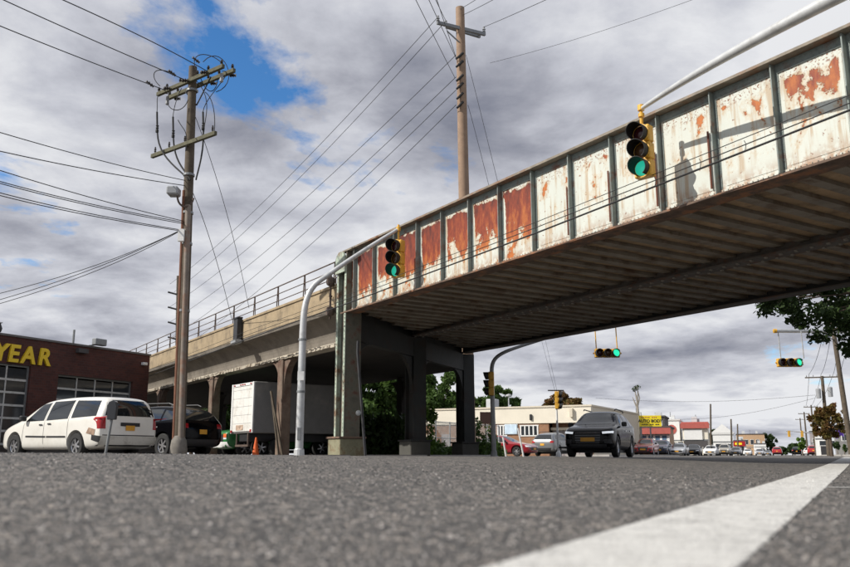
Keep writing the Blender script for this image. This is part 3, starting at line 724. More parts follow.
# ------------------------------------------------------------------ utility poles
def wire(p, q, sag, rad, label, group, name='overhead_wire', ext=0.0, n=16):
    p = Vector(p); q = Vector(q)
    if ext: q = p + (q - p) * (1 + ext)
    pts = [p.lerp(q, i / n) - Vector((0, 0, sag * 4 * (i / n) * (1 - i / n))) for i in range(n + 1)]
    o = MB().tube(pts, rad, 5).build(name, m_wire, None, world=True, loc=p); return tag(o, label, 'wire', group)
def wirep(pix, rad, label, group, name='overhead_wire'):          # pix: (x, y, Y) control points
    pts = bez([at(*p) for p in pix], 16)
    o = MB().tube(pts, rad, 5).build(name, m_wire, None, world=True, loc=pts[0]); return tag(o, label, 'wire', group)
def insulator(mb, p, r=.06, h=.16, n=10):
    mb.lathe([(0, 0), (r * .5, 0), (r * .5, h * .2), (r, h * .28), (r * .5, h * .45), (r, h * .55), (r * .5, h * .75), (r * .7, h * .85), (0, h)], p, 'z', n)
pbase = on_ground(178.5, 24.0); ptop = at(193, 67, 24.0)
up = thing('utility_pole', 'mossy old wooden utility pole with two crossarms standing before the dark parked car', 'utility pole', pbase)
def rp(v): return Vector(v) - up.location
MB().tube([(0, 0, -.1), rp(pbase.lerp(ptop, .5)), rp(ptop)], [.175, .155, .125], 16).build('pole', m_wood, up, smooth=True)
ad = Vector((.72, -.69, 0)).normalized()
def arm(pxL, pxR, off, name, ms=m_mossy):
    p = at(*pxL); q = at(*pxR); z = (p.z + q.z) / 2; p.z = q.z = z; fw = Vector((ad.y, -ad.x, 0)) * off
    MB().bar(rp(p + fw), rp(q + fw), .10, .125).build(name, ms, up, bevel=.006); return p, q
A1 = arm((163, 96, 25.0), (229, 68.5, 23.0), .19, 'crossarm'); arm((163, 96, 25.0), (229, 68.5, 23.0), -.19, 'crossarm')
A2 = arm((158, 158.5, 25.0), (222, 134.5, 23.05), .21, 'crossarm')
c1 = rp(A1[0].lerp(A1[1], .5))
for sgn in (-1, 1):
    MB().bar(c1 + ad * sgn * .75 + Vector((.1, 0, -.05)), Vector((c1.x + .1, c1.y, c1.z - .75)), .03).build('arm_brace', m_black, up)
fwd = Vector((ad.y, -ad.x, 0))
for f in (.02, .15, .36, .62, .78, .97):
    p = rp(A1[0].lerp(A1[1], f)) + Vector((0, 0, .07))
    for o_ in (.19, -.19):
        mi = MB(); insulator(mi, p + fwd * o_, .05, .17); mi.build('insulator', m_insul, up, smooth=True)
for f in (.08, .45, .9):
    p = rp(A1[0].lerp(A1[1], f)); mi = MB(); mi.lathe([(0, 0), (.05, 0), (.06, -.25), (.03, -.28), (0, -.28)], p + Vector((0, 0, -.09)), 'z', 10); mi.build('arrester', m_insg, up, smooth=True)
for f in (.05, .28, .53, .95):
    p = rp(A2[0].lerp(A2[1], f)) + fwd * .21; mi = MB(); insulator(mi, p + Vector((0, 0, .07)), .04, .22); mi.build('insulator', m_insul, up, smooth=True)
# cable terminations looping from the lower arm to the pole
cc = rp(at(190, 182, 24)) + Vector((-.05, -.2, 0))
for k, (x, y0, y1, xe) in enumerate(((157, 112, 145, 188), (173, 117, 150, 190), (203, 112, 140, 196))):
    p0, p1 = rp(at(x, y0, 24.4 - .3 * k)), rp(at(x + .5, y1, 24.4 - .3 * k)); e = rp(at(xe, 180, 23.85))
    MB().tube([p0, p0.lerp(p1, .45)], .03, 8).lathe([(0, 0), (.05, .02), (.05, .1), (.03, .12), (.05, .16), (.03, .2), (.05, .24), (0, .28)], p0.lerp(p1, .5) - Vector((0, 0, .15)), 'z', 8).build('cable_terminal', m_black, up)
    MB().tube(bez([p0.lerp(p1, .45), p1, p1 + Vector((.05, 0, -.45)), e + Vector((0, 0, .15)), e], 12), .026, 8).build('riser_cable', m_black, up, smooth=True)
    a_ = rp(A1[0].lerp(A1[1], (.1, .3, .9)[k])); MB().tube(bez([a_, a_ + Vector((-.5 + .5 * k, 0, .05)), p0 + Vector((0, 0, .5)), p0], 12), .012, 6).build('jumper_wire', m_black, up)
for pix in (((203, 62), (222, 40), (243, 84), (216, 92)), ((176, 75), (150, 62), (150, 78), (160, 86)), ((196, 70), (187, 48), (215, 52), (224, 66))):
    MB().tube(bez([rp(at(x, y, 23.8)) for x, y in pix], 14), .013, 6).build('jumper_wire', m_black, up)
for k in range(7):
    f = .08 + .84 * k / 6; p = rp(A1[0].lerp(A1[1], f)); sg2 = 1 if k % 2 else -1
    MB().lathe([(0, -.10), (.04, -.10), (.07, -.05), (.03, -.03), (.07, .02), (.03, .04), (.06, .09), (0, .10)], p + fwd * .34 * sg2 + Vector((0, 0, -.04)), 'x', 8).build('dead_end_insulator', m_insul, up, smooth=True)
    MB().bar(p + fwd * .18 * sg2, p + fwd * .34 * sg2 + Vector((0, 0, -.04)), .03).build('bracket', m_black, up)
for pix in (((170, 92), (160, 110), (182, 118), (188, 100)), ((200, 76), (206, 96), (216, 96), (218, 78)), ((196, 80), (214, 100), (204, 118), (204, 132)), ((178, 120), (184, 132), (188, 128), (186, 150)), ((205, 92), (214, 98), (216, 118), (214, 134))):
    MB().tube(bez([rp(at(x, y, 23.7)) for x, y in pix], 14), .013, 6).build('jumper_wire', m_black, up)
for zf_ in (.35, .52, .60, .70, .93): MB().lathe([(.165, 0), (.175, .01), (.175, .07), (.165, .08)], rp(pbase.lerp(ptop, zf_)), 'z', 14).build('pole_band', m_galvdark, up)
# rust-streaked conduit on the right side of the pole, guard boot at its foot
pr_ = lambda t, dx, dy=-.16: rp(pbase.lerp(ptop, t)) + Vector((dx, dy, 0))
MB().tube([pr_(.0, .10), pr_(.62, .06)], .085, 12).build('conduit', m_conduit, up, smooth=True)
MB().tube([pr_(.0, -.12, -.1), pr_(.66, -.10, -.1)], .05, 10).build('conduit', mat('rusty_brown_conduit', (.16, .065, .035), .8, var=.3), up, smooth=True)
MB().lathe([(.24, 0), (.25, .22), (.21, .5), (.13, .62), (.1, .63)], (.02, -.10, 0), 'z', 14).build('concrete_boot', mat('boot_grey', (.17, .155, .135), .85, var=.25, vscale=8), up, smooth=True)
lp = rp(at(176, 192, 23.6))
MB().box(lp.x - .24, lp.x + .10, lp.y - .2, lp.y + .2, lp.z - .12, lp.z + .14).build('area_lamp', m_insg, up, bevel=.04)
MB().tube(bez([lp + Vector((.05, 0, -.1)), lp + Vector((.05, 0, -.5)), lp + Vector((.4, .2, -.55)), lp + Vector((.45, .3, -.1))], 10), .03, 8).build('lamp_bracket', m_railing, up)
MB().box(rp(at(181, 235, 23.7)).x - .09, rp(at(181, 235, 23.7)).x + .09, -.32, -.2, rp(at(181, 241, 23.7)).z, rp(at(181, 229, 23.7)).z).build('terminal_box', m_white, up)
# wires leaving that pole towards the camera side
LB = 'black overhead wire from the mossy pole top towards the upper left sky'
wirep([(212, 74, 23.5), (140, 32, 20.5), (62, 0, 18), (-60, -55, 14)], .014, 'primary wire ending at the inner end of the mossy pole top arm', None)
wirep([(190, 82, 24.0), (96, 42, 21), (0, 0, 18.5), (-90, -45, 15)], .014, 'primary wire ending at the mossy pole beside its shaft', None)
wirep([(170, 92, 24.8), (84, 60, 21.5), (0, 27, 18.8), (-100, -16, 15)], .014, 'primary wire ending at the outer tip of the mossy pole top arm', None)
for (x, y) in ((196, 60), (172, 73), (150, 84)):
    o = MB().lathe([(0, -.14), (.05, -.12), (.02, -.08), (.06, -.04), (.02, 0), (.06, .05), (.02, .09), (.05, .12), (0, .14)], (0, 0, 0), 'x', 10).build('strain_insulator', m_insul, None, loc=at(x, y, 23.2), smooth=True)
    o.rotation_euler = (0, R(25), R(40)); tag(o, 'dark ribbed strain insulator on primary wire at the mossy pole', 'insulator', 'strain insulators at the mossy pole')
lowg = 'service wires left of the mossy pole'
wirep([(188, 181, 24.0), (100, 163, 21), (0, 133, 18.5), (-90, 105, 15)], .012, 'upper of two wires joining the mossy pole just above its lamp', None)
wirep([(188, 186, 24.0), (90, 172, 21), (0, 152, 18.5), (-90, 130, 15)], .013, 'lower of two wires joining the mossy pole just above its lamp', None)
for (y0, y1) in ((221, 171), (222, 184), (223.5, 186), (230, 196), (231, 199)):
    wirep([(187, y0 + .8, 24.0), (90, y0 - (y0 - y1) * .42, 21), (0, y1, 18.5), (-90, y1 - 30, 15)], .012, 'communication cable meeting the mossy pole below its lamp', lowg)
for (y1, xm, ym) in ((304, 100, 272), (308, 105, 275), (295, 90, 275)):
    wirep([(187, 227, 24.0), (xm, ym, 24.5), (0, y1, 25), (-120, y1 + 25, 26)], .011, 'sagging service drop from the mossy pole towards the brick shop', 'sagging service drops')
wirep([(190, 186, 24), (212, 235, 26), (232, 320, 33)], .01, 'guy wire falling from the mossy pole shaft beside its lamp to the viaduct', None)
wirep([(192, 108, 24.0), (228, 200, 28), (249, 308, 36)], .01, 'long guy wire falling from near the mossy pole top to the viaduct', None)
# tall brown pole behind the bridge
tb = on_ground(469.5, 37.0); tt = at(460, 8, 37.0)
tall = thing('utility_pole', 'very tall smooth brown pole rising from behind the steel bridge', 'utility pole', tb)
def rt(v): return Vector(v) - tall.location
MB().tube([(0, 0, -.1), rt(tt)], [.30, .215], 18).build('pole', m_woodtall, tall, smooth=True)
for (l, r_, dz) in (((437, 24, 36.2), (485, 33, 37.6), 0), ((446, 27, 37.0), (480, 36, 38.1), 0)):
    p, q = at(*l), at(*r_); z = (p.z + q.z) / 2
    MB().bar(rt((p.x, p.y, p.z * .5 + z * .5)), rt((q.x, q.y, q.z * .5 + z * .5)), .12, .16).build('crossarm', m_galvdark, tall)
for (x, y, Y) in ((438, 17, 36.2), (446, 22, 36.8), (484, 28, 37.6), (479, 32, 38)):
    mi = MB(); insulator(mi, rt(at(x, y + 6, Y)), .09, .42); mi.build('insulator', m_insg, tall, smooth=True)
MB().bar(rt(at(447, 31, 36.6)), rt(at(459, 42, 36.8)), .05).build('arm_brace', m_galvdark, tall)
for y in (53, 61, 75, 83, 93, 102):
    p, q = rt(at(456 + (y - 50) * .02, y + 6, 36.7)), rt(at(463, y, 36.8))
    MB().tube([p, q], [.05, .07], 8).build('clamp_bracket', m_black, tall)
# far pole on the left with three short arms
fb = on_ground(176, 85.0); ft = at(178.6, 276, 85.0)
far = thing('utility_pole', 'dark distant pole with three stub arms seen above the viaduct railing', 'utility pole', fb)
MB().tube([(0, 0, 0), ft - fb], [.28, .2], 10).build('pole', m_wood, far, smooth=True)
for y in (293, 308, 323, 338):
    p = at(168, y + (0 if y != 293 else 0), 84.9) - fb; q = at(179, y + 2, 84.9) - fb
    MB().tube([p + Vector((0, 0, .1)), q], .10, 6).build('stub_arm', m_black, far)
gfan = 'wires fanning from the tall brown pole'
for k, (x0, y0, xe, ye) in enumerate(((438, 17, 170, 284), (446, 21, 174, 292), (456, 55, 168, 308), (456, 77, 170, 322), (456, 90, 172, 337), (456, 105, 176, 352))):
    p = at(x0, y0, 36.6); q = at(xe, ye, 85); wire(p, q, .9, .016, ('wire from the outer insulator of the tall brown pole crossarm to the distant pole', 'wire from the inner insulator of the tall brown pole crossarm to the distant pole', 'wire from the top clamp of the tall brown pole shaft to the distant pole', 'wire from the second clamp of the tall brown pole shaft to the distant pole', 'wire from the third clamp of the tall brown pole shaft to the distant pole', 'wire from the lowest clamp of the tall brown pole shaft to the distant pole')[k], gfan)
for (x0, y0, x1, y1) in ((455, 78, 416, 0), (457, 60, 430, 2), (459, 66, 437, 0), (446, 21, 432, -8)):
    wirep([(x0, y0, 36.6), ((x0 + x1) / 2, (y0 + y1) / 2 + 1, 30), (x1, y1, 25), (2 * x1 - x0, 2 * y1 - y0, 20)], .013, 'thin wire from the tall brown pole rising overhead towards the viewer', 'wires rising from tall pole')
for (x0, y0, x1, y1) in ((460, 9, 478, -2), (463, 15, 496, -2), (484, 27, 545, 0)):
    wirep([(x0, y0, 37), ((x0 + x1) / 2, (y0 + y1) / 2 + 1, 33), (x1, y1, 30), (2 * x1 - x0, 2 * y1 - y0, 26)], .013, 'thin wire from the tall brown pole rising away over the steel bridge', 'wires over the bridge')
for (x0, y0, x1, y1) in ((466, 55, 500, 185), (468, 105, 492, 190)):
    o = wirep([(x0, y0, 37), ((x0 + x1) / 2, (y0 + y1) / 2, 38), (x1 + 30, y1 + 130, 40)], .011, 'guy wire slanting down from the tall brown pole behind the bridge', 'guys of the tall pole')
wirep([(490, 63, 60), (600, 36, 55), (700, -3, 50), (800, -40, 46)], .014, 'faint long wire crossing the grey cloud above the bridge', None)
wirep([(541, 338, 60), (548, 365, 58), (555, 391, 38)], .009, 'thin wire dropping to the slim signal post', 'wires to the slim post')
wirep([(545, 338, 60), (551, 365, 58), (557, 391, 38)], .009, 'thin wire dropping to the slim signal post', 'wires to the slim post')
# ------------------------------------------------------------------ right-hand street poles
def spole(x, xt, yt, Y, label, r=.16, arms=(), trans=(), group=None):
    b = on_ground(x, Y); tp_ = at(xt, yt, Y); t = thing('utility_pole', label, 'utility pole', b, 0, group)
    MB().tube([(0, 0, 0), tp_ - b], [r, r * .72], 10).build('pole', m_wood, t, smooth=True)
    for (f, hw) in arms:
        c = (tp_ - b) * f; MB().bar(c + Vector((-hw * .9, .1 + hw * .3, 0)), c + Vector((hw * .9, .1 - hw * .3, 0)), .1, .12).build('crossarm', m_wood, t)
        for g_ in (-.9, -.5, .5, .9):
            mi = MB(); insulator(mi, c + Vector((g_ * hw * .9, .1 - g_ * hw * .3, .06)), .06, .2, 8); mi.build('insulator', m_insg, t)
    for (f, dx) in trans:
        c = (tp_ - b) * f + Vector((dx, -.1, 0)); MB().lathe([(0, -.5), (.22, -.5), (.24, .4), (.15, .48), (0, .5)], c, 'z', 12).build('transformer', m_insg, t, smooth=True)
    return t
P1 = spole(852, 832, 322, 58, 'leaning wooden pole carrying a street lamp behind the autumn street tree', .2)
c = at(834, 340, 58) - P1.location; e = at(822, 340.5, 57) - P1.location
MB().tube(bez([c, c + Vector((-.3, -.3, .15)), e + Vector((.2, 0, .05)), e], 8), .04, 8).build('lamp_arm', m_galv, P1)
MB().lathe([(0, -.1), (.16, -.06), (.16, 0), (.06, .08), (0, .08)], e, 'z', 12).build('lamp_head', m_white, P1, smooth=True)
P2 = spole(829, 822, 376, 82, 'wooden pole with wide crossarm and two transformers along the street', .2, ((.985, 1.6),), ((.78, -.55), (.80, .62)))
for (x, xt, yt, Y, lb) in ((816, 811, 405, 130, 'farther wooden pole with short crossarm past the autumn tree'), (808, 804, 412, 165, 'slender wooden pole beyond the transformers pole'), (803, 800, 418, 205, 'thin distant pole standing near the small green tree'), (711, 710.5, 404, 118, 'plain dark pole between the red roofed shop and white house'), (732, 731, 419, 150, 'crooked dark pole standing right of the white gabled house'), (738, 737.5, 424, 175, 'thin dark pole before the orange brown block')):
    spole(x, xt, yt, Y, lb, .15 if Y < 140 else .18, ((.96, 1.1),) if x > 740 else ())
sg_ = 'street wires between wooden poles'
for k in range(3):
    wire(P2.location + Vector((-1.2 + k * 1.2, 0, at(822, 374, 82).z)), at(811, 406, 130) + Vector((-.8 + .8 * k, 0, 0)), .5, .02, 'wire strung between the transformer pole and the next street pole', sg_)
    wire(P2.location + Vector((-1.2 + k * 1.2, 0, at(822, 374, 82).z)), at(832, 326, 58) + Vector((-.5 + .5 * k, 0, 0)), .5, .018, 'wire strung between the street lamp pole and the transformer pole', 'wires by the lamp pole')
wirep([(842, 380, 56), (838, 368, 50), (852, 340, 45)], .012, 'short wire curling beside the street lamp pole', None)
wirep([(640, 418, 120), (720, 424, 140), (815, 398, 120)], .02, 'wire spanning the street far beyond the bridge', 'far cross street wires')
wirep([(596, 398, 120), (700, 406, 130), (815, 395, 110)], .02, 'wire spanning the street far beyond the bridge', 'far cross street wires')
# far signal gantry
t = thing('far_signal_arm', 'distant grey mast arm with small signals across the far street', 'traffic signal', on_ground(818, 150))
hx = at(818, 438, 150) - t.location
MB().tube([(0, 0, 0), hx, at(812, 433, 150) - t.location, at(794, 431.5, 150) - t.location], [.16, .14, .12, .08], 8).build('mast_arm', m_galv, t, smooth=True)
for x in (789, 802):
    c = at(x, 433.5, 150) - t.location; MB().box(c.x - .2, c.x + .2, c.y - .1, c.y + .1, c.z - .6, c.z + .5).build('signal_housing', m_yellow, t)
MB().tube([at(794, 431.5, 150) - t.location, at(786, 431, 150) - t.location], .07, 8).build('arm_tip', m_galv, t)
# ------------------------------------------------------------------ vehicles
def loft_body(st, archs, arch_r, W):
    """st: rows (x, zbottom, zbelt, ztop, w_low, w_belt, w_top); returns mesh after smoothing and wheel-arch cuts"""
    bm = bmesh.new(); rings = []
    for (x, zb, zl, zt, wl, wb, wt) in st:
        half = [(0, zb), (wl * .8, zb), (wl * .97, zb + .06), (wl, zb + (zl - zb) * .45), (wb, zl - .03), (wb * .985, zl + .02),
                (wt + (wb - wt) * .14, zl + (zt - zl) * .84), (wt * .86, zt - (.012 if zt - zl > .2 else .006)), (0, zt)]
        ring = [(x, y, z) for y, z in half] + [(x, -y, z) for y, z in half[1:-1]][::-1]
        rings.append([bm.verts.new(p) for p in ring])
    n = len(rings[0])
    for a, b in zip(rings[:-1], rings[1:]):
        for k in range(n): bm.faces.new((a[k], a[(k + 1) % n], b[(k + 1) % n], b[k]))
    bm.faces.new(rings[0][::-1]); bm.faces.new(rings[-1])
    bmesh.ops.recalc_face_normals(bm, faces=bm.faces)
    me = bpy.data.meshes.new('tmp'); bm.to_mesh(me); bm.free()
    o = bpy.data.objects.new('tmp', me); COL.objects.link(o)
    md = o.modifiers.new('s', 'SUBSURF'); md.levels = 2; md.render_levels = 2
    cut = MB()
    for ax_ in archs:
        for sg in (-1, 1):
            cut.tube([(ax_, sg * (W * .5 - .30), .36 + .0), (ax_, sg * (W * .5 + .3), .36)], arch_r, 24)
    cm = cut.mesh('cut'); bmc = bmesh.new(); bmc.from_mesh(cm); bmesh.ops.recalc_face_normals(bmc, faces=bmc.faces); bmc.to_mesh(cm); bmc.free()
    co = bpy.data.objects.new('cut', cm); COL.objects.link(co)
    mb_ = o.modifiers.new('b', 'BOOLEAN'); mb_.operation = 'DIFFERENCE'; mb_.object = co; mb_.solver = 'EXACT'
    dg = bpy.context.evaluated_depsgraph_get(); ev = o.evaluated_get(dg); res = bpy.data.meshes.new_from_object(ev)
    bpy.data.objects.remove(o); bpy.data.objects.remove(co)
    res.polygons.foreach_set('use_smooth', [True] * len(res.polygons)); res.set_sharp_from_angle(angle=R(38))
    return res
def decal(bvh, corners, axis, name, m, parent, nu=8, nv=5, off=.006, thick=0.0):
    """quad patch projected on the body. axis 'L','R' (x,z), 'F','B' (y,z), 'T' (x,y)"""
    mb = MB(); hit_all = True
    a, b, c, d = [Vector(q) for q in corners]
    for j in range(nv + 1):
        for i in range(nu + 1):
            s, t = i / nu, j / nv
            p = (a.lerp(b, s)).lerp(d.lerp(c, s), t)
            if axis in 'LR': o = Vector((p.x, 3 if axis == 'L' else -3, p.y)); dr = Vector((0, -1 if axis == 'L' else 1, 0))
            elif axis in 'FB': o = Vector((5 if axis == 'F' else -5, p.x, p.y)); dr = Vector((-1 if axis == 'F' else 1, 0, 0))
            else: o = Vector((p.x, p.y, 4)); dr = Vector((0, 0, -1))
            h, nrm, _, _ = bvh.ray_cast(o, dr)
            if h is None: h = o + dr * 2.05; nrm = -dr
            if nrm.dot(dr) > 0: nrm = -nrm
            mb.v.append(tuple(h + nrm * off))
    for j in range(nv):
        for i in range(nu): k = j * (nu + 1) + i; mb.f.append((k, k + 1, k + nu + 2, k + nu + 1))
    return mb.build(name, m, parent, smooth=True)
def wheel(x, y, parent, r=.34, w_=.22):
    sg = 1 if y > 0 else -1
    o = MB().lathe([(r * .62, -w_ / 2), (r * .93, -w_ / 2), (r, -w_ / 2 + .03), (r, w_ / 2 - .03), (r * .93, w_ / 2), (r * .62, w_ / 2), (r * .60, w_ / 2 - .03), (r * .60, -w_ / 2 + .03), (r * .62, -w_ / 2)], (0, 0, 0), 'y', 26).build('wheel', m_black, parent, smooth=True)
    o.location = (x, y, r)
    rm = MB().lathe([(r * .64, sg * .07), (r * .6, sg * .09), (r * .56, sg * .06), (r * .54, -sg * .02)], (0, 0, 0), 'y', 26)
    for k in range(6):
        a = 2 * math.pi * k / 6 + .2; d = Vector((math.cos(a), 0, math.sin(a))); rm.bar(Vector((0, sg * .075, 0)) + d * .03, Vector((0, sg * .065, 0)) + d * r * .57, .05, .025, up=(0, 1, 0))
    rm.lathe([(0, sg * .095), (.05, sg * .09), (.065, sg * .06)], (0, 0, 0), 'y', 14)
    rm.build('rim', m_chrome, o, smooth=False)
    MB().lathe([(0, -sg * .02), (r * .55, -sg * .021)], (0, 0, 0), 'y', 18).build('brake_disc', m_trim, o)
    return o
def car_proto(kind):
    if kind == 'minivan':
        W = 1.96; ax_ = (1.62, -1.46); r = .345
        st = [(2.56, .34, .58, .66, .62, .62, .55), (2.50, .24, .66, .78, .80, .80, .68), (2.28, .22, .80, .93, .92, .90, .78), (1.9, .22, .90, 1.04, .97, .94, .80), (1.52, .22, .98, 1.12, .98, .95, .80),
              (1.1, .22, 1.01, 1.38, .98, .96, .76), (.72, .22, 1.03, 1.62, .98, .965, .70), (.35, .22, 1.04, 1.715, .98, .97, .70), (-.6, .22, 1.06, 1.76, .98, .97, .71), (-1.6, .22, 1.08, 1.745, .98, .97, .71), (-2.15, .24, 1.09, 1.71, .97, .96, .70), (-2.38, .27, 1.08, 1.67, .96, .95, .69), (-2.50, .32, 1.02, 1.48, .94, .94, .74), (-2.56, .36, .86, 1.0, .88, .88, .80)]
    elif kind == 'suv':
        W = 1.90; ax_ = (1.42, -1.40); r = .37
        st = [(2.33, .40, .66, .76, .60, .60, .55), (2.28, .28, .74, .88, .80, .80, .70), (2.05, .25, .88, .99, .92, .90, .80), (1.55, .25, .97, 1.07, .95, .93, .82), (1.0, .25, 1.02, 1.13, .95, .93, .80), (.68, .25, 1.03, 1.34, .95, .935, .72),
              (.28, .25, 1.04, 1.58, .95, .94, .64), (-.2, .25, 1.05, 1.65, .95, .94, .63), (-1.1, .25, 1.07, 1.63, .95, .94, .63), (-1.75, .27, 1.09, 1.56, .94, .93, .62), (-2.08, .30, 1.09, 1.40, .93, .92, .64), (-2.25, .34, 1.03, 1.14, .90, .90, .72), (-2.33, .40, .80, .9, .82, .82, .72)]
    elif kind == 'sedan':
        W = 1.82; ax_ = (1.42, -1.38); r = .325
        st = [(2.36, .34, .54, .60, .58, .58, .5), (2.30, .22, .62, .70, .78, .78, .66), (2.0, .19, .74, .82, .89, .87, .76), (1.4, .19, .84, .92, .91, .89, .78), (1.0, .19, .88, .98, .91, .89, .76), (.6, .19, .90, 1.20, .91, .895, .68), (.18, .19, .91, 1.40, .91, .895, .58),
              (-.4, .19, .92, 1.46, .91, .895, .57), (-1.0, .19, .93, 1.38, .91, .89, .57), (-1.45, .20, .94, 1.20, .90, .885, .62), (-1.75, .22, .94, 1.03, .90, .88, .72), (-2.15, .25, .92, 1.00, .87, .85, .72), (-2.32, .32, .82, .92, .80, .80, .68), (-2.37, .4, .66, .74, .7, .7, .6)]
    else:                                              # pickup / work truck front
        W = 1.92; ax_ = (1.75, -1.6); r = .37
        st = [(2.62, .42, .85, .92, .80, .80, .74), (2.55, .34, .98, 1.06, .90, .90, .80), (2.2, .32, 1.06, 1.14, .95, .93, .84), (1.3, .32, 1.12, 1.2, .96, .94, .84), (1.05, .32, 1.14, 1.30, .96, .94, .82), (.65, .32, 1.15, 1.72, .96, .94, .72), (.3, .32, 1.15, 1.82, .96, .94, .70), (-.5, .32, 1.15, 1.82, .96, .94, .70), (-.72, .32, 1.15, 1.74, .96, .94, .72), (-.82, .32, 1.13, 1.2, .96, .94, .84), (-2.5, .34, 1.12, 1.18, .95, .93, .84), (-2.6, .4, .98, 1.05, .9, .9, .8)]
    root = thing(kind, 'x x x x', 'car')
    me = loft_body(st, ax_, r + .075, W); me.materials.append(m_white)
    body = bpy.data.objects.new('body', me); COL.objects.link(body); body.parent = root
    bm = bmesh.new(); bm.from_mesh(me); bvh = BVHTree.FromBMesh(bm); bm.free()
    D = lambda *a, **k: decal(bvh, *a, **k)
    zl = {'minivan': 1.09, 'suv': 1.085, 'sedan': .945, 'pickup': 1.18}[kind]
    def side(q, name, m, **k):
        for s in 'LR': D(q, s, name, m, root, **k)
    if kind == 'minivan':
        side([(1.12, 1.06), (.16, 1.07), (.16, 1.60), (.62, 1.55)], 'side_window', m_glass)
        side([(.04, 1.07), (-1.0, 1.10), (-1.0, 1.63), (.04, 1.62)], 'side_window', m_glass)
        side([(-1.16, 1.11), (-2.28, 1.15), (-2.2, 1.58), (-1.12, 1.62)], 'side_window', m_glass)
        D([(-.80, 1.12), (.80, 1.12), (.66, 1.56), (-.66, 1.56)], 'F', 'windshield', m_glass, root)
        D([(-.80, 1.16), (.80, 1.16), (.68, 1.60), (-.68, 1.60)], 'B', 'rear_window', m_glass, root)
        for s in (-1, 1):
            D([(s * .78, .80), (s * .95, .80), (s * .95, 1.12), (s * .79, 1.12)], 'B', 'tail_light', m_tail, root)
            D([(s * .45, .70), (s * .86, .72), (s * .86, .86), (s * .5, .80)], 'F', 'headlight', m_head, root)
        side([(-2.42, .80), (-2.53, .80), (-2.50, 1.12), (-2.36, 1.12)], 'tail_light', m_tail, nu=3)
        side([(1.0, .60), (-.02, .58), (-.02, .63), (1.0, .65)], 'rub_strip', m_trim)
        side([(-.06, .58), (-1.0, .57), (-1.0, .62), (-.06, .63)], 'rub_strip', m_trim)
        side([(.105, .30), (.095, .30), (.095, 1.62), (.105, 1.62)], 'door_gap', m_trim, nu=1, nv=10)
        side([(-1.055, .50), (-1.065, .50), (-1.065, 1.62), (-1.055, 1.62)], 'door_gap', m_trim, nu=1, nv=10)
        side([(1.20, .30), (1.21, .30), (1.16, 1.02), (1.15, 1.02)], 'door_gap', m_trim, nu=1, nv=8)
        side([(.34, .93), (.17, .93), (.17, .97), (.34, .97)], 'door_handle', m_trim, off=.02)
        side([(-.08, .95), (-.25, .95), (-.25, .99), (-.08, .99)], 'door_handle', m_trim, off=.02)
        D([(-.32, .88), (.32, .88), (.32, .98), (-.32, .98)], 'B', 'hatch_handle', m_trim, root, off=.015)
        D([(-.15, .76), (.15, .76), (.15, .90), (-.15, .90)], 'B', 'license_plate', m_plate_o, root, off=.02)
        D([(-.9, .38), (.9, .38), (.9, .60), (-.9, .60)], 'B', 'rear_bumper', m_trim if False else m_creambump, root, off=.05)
        D([(-.9, .345), (.9, .345), (.9, .39), (-.9, .39)], 'B', 'bumper_gap', m_trim, root, off=.03)
        D([(-.86, .615), (.86, .615), (.86, .64), (-.86, .64)], 'B', 'hatch_gap', m_trim, root)
    elif kind == 'suv':
        side([(.72, 1.06), (-.22, 1.08), (-.22, 1.51), (.22, 1.47)], 'side_window', m_glass)
        side([(-.30, 1.08), (-1.2, 1.11), (-1.15, 1.50), (-.30, 1.51)], 'side_window', m_glass)
        side([(-1.28, 1.12), (-1.85, 1.17), (-1.62, 1.42), (-1.25, 1.47)], 'side_window', m_glass)
        D([(-.78, 1.14), (.78, 1.14), (.60, 1.52), (-.60, 1.52)], 'F', 'windshield', m_glass, root)
        D([(-.72, 1.14), (.72, 1.14), (.56, 1.46), (-.56, 1.46)], 'B', 'rear_window', m_glass, root)
        D([(-.42, .46), (.42, .46), (.50, .84), (-.50, .84)], 'F', 'grille', m_trim, root, off=.012)
        for gz_ in (.56, .64, .72, .80): D([(-.45, gz_), (.45, gz_), (.46, gz_ + .018), (-.46, gz_ + .018)], 'F', 'grille_bar', m_chrome if gz_ > .79 else m_galvdark, root, off=.02, nv=1)
        D([(-.92, .30), (.92, .30), (.88, .44), (-.88, .44)], 'F', 'lower_bumper', m_trim, root, off=.012)
        for s in (-1, 1):
            D([(s * .54, .775), (s * .88, .80), (s * .88, .87), (s * .52, .84)], 'F', 'headlight', m_head, root, off=.014)
            D([(s * .62, .90), (s * .90, .90), (s * .90, 1.04), (s * .62, 1.04)], 'B', 'tail_light', m_tail, root)
            D([(s * .60, .46), (s * .85, .46), (s * .82, .60), (s * .58, .60)], 'F', 'air_intake', m_trim, root, off=.012)
        D([(-.26, .53), (.26, .53), (.26, .66), (-.26, .66)], 'F', 'license_plate', m_plate_o, root, off=.03)
        D([(-.16, .72), (.16, .72), (.16, .86), (-.16, .86)], 'B', 'license_plate', m_plate_o, root, off=.02)
        D([(-.88, .36), (.88, .36), (.88, .56), (-.88, .56)], 'B', 'rear_bumper', m_trim, root, off=.02)
        for s in (-1, 1): MB().tube([(.15, s * .60, 1.66), (.0, s * .62, 1.70), (-1.3, s * .62, 1.68), (-1.5, s * .60, 1.62)], .022, 8).build('roof_rail', m_trim, root)
        side([(.95, .27), (-.98, .27), (-.98, .36), (.95, .36)], 'sill_trim', m_trim, nu=12)
        side([(-.255, .36), (-.265, .36), (-.265, 1.5), (-.255, 1.5)], 'door_gap', m_trim, nu=1, nv=10)
        side([(.02, .90), (-.18, .90), (-.18, .94), (.02, .94)], 'door_handle', m_chrome, off=.02)
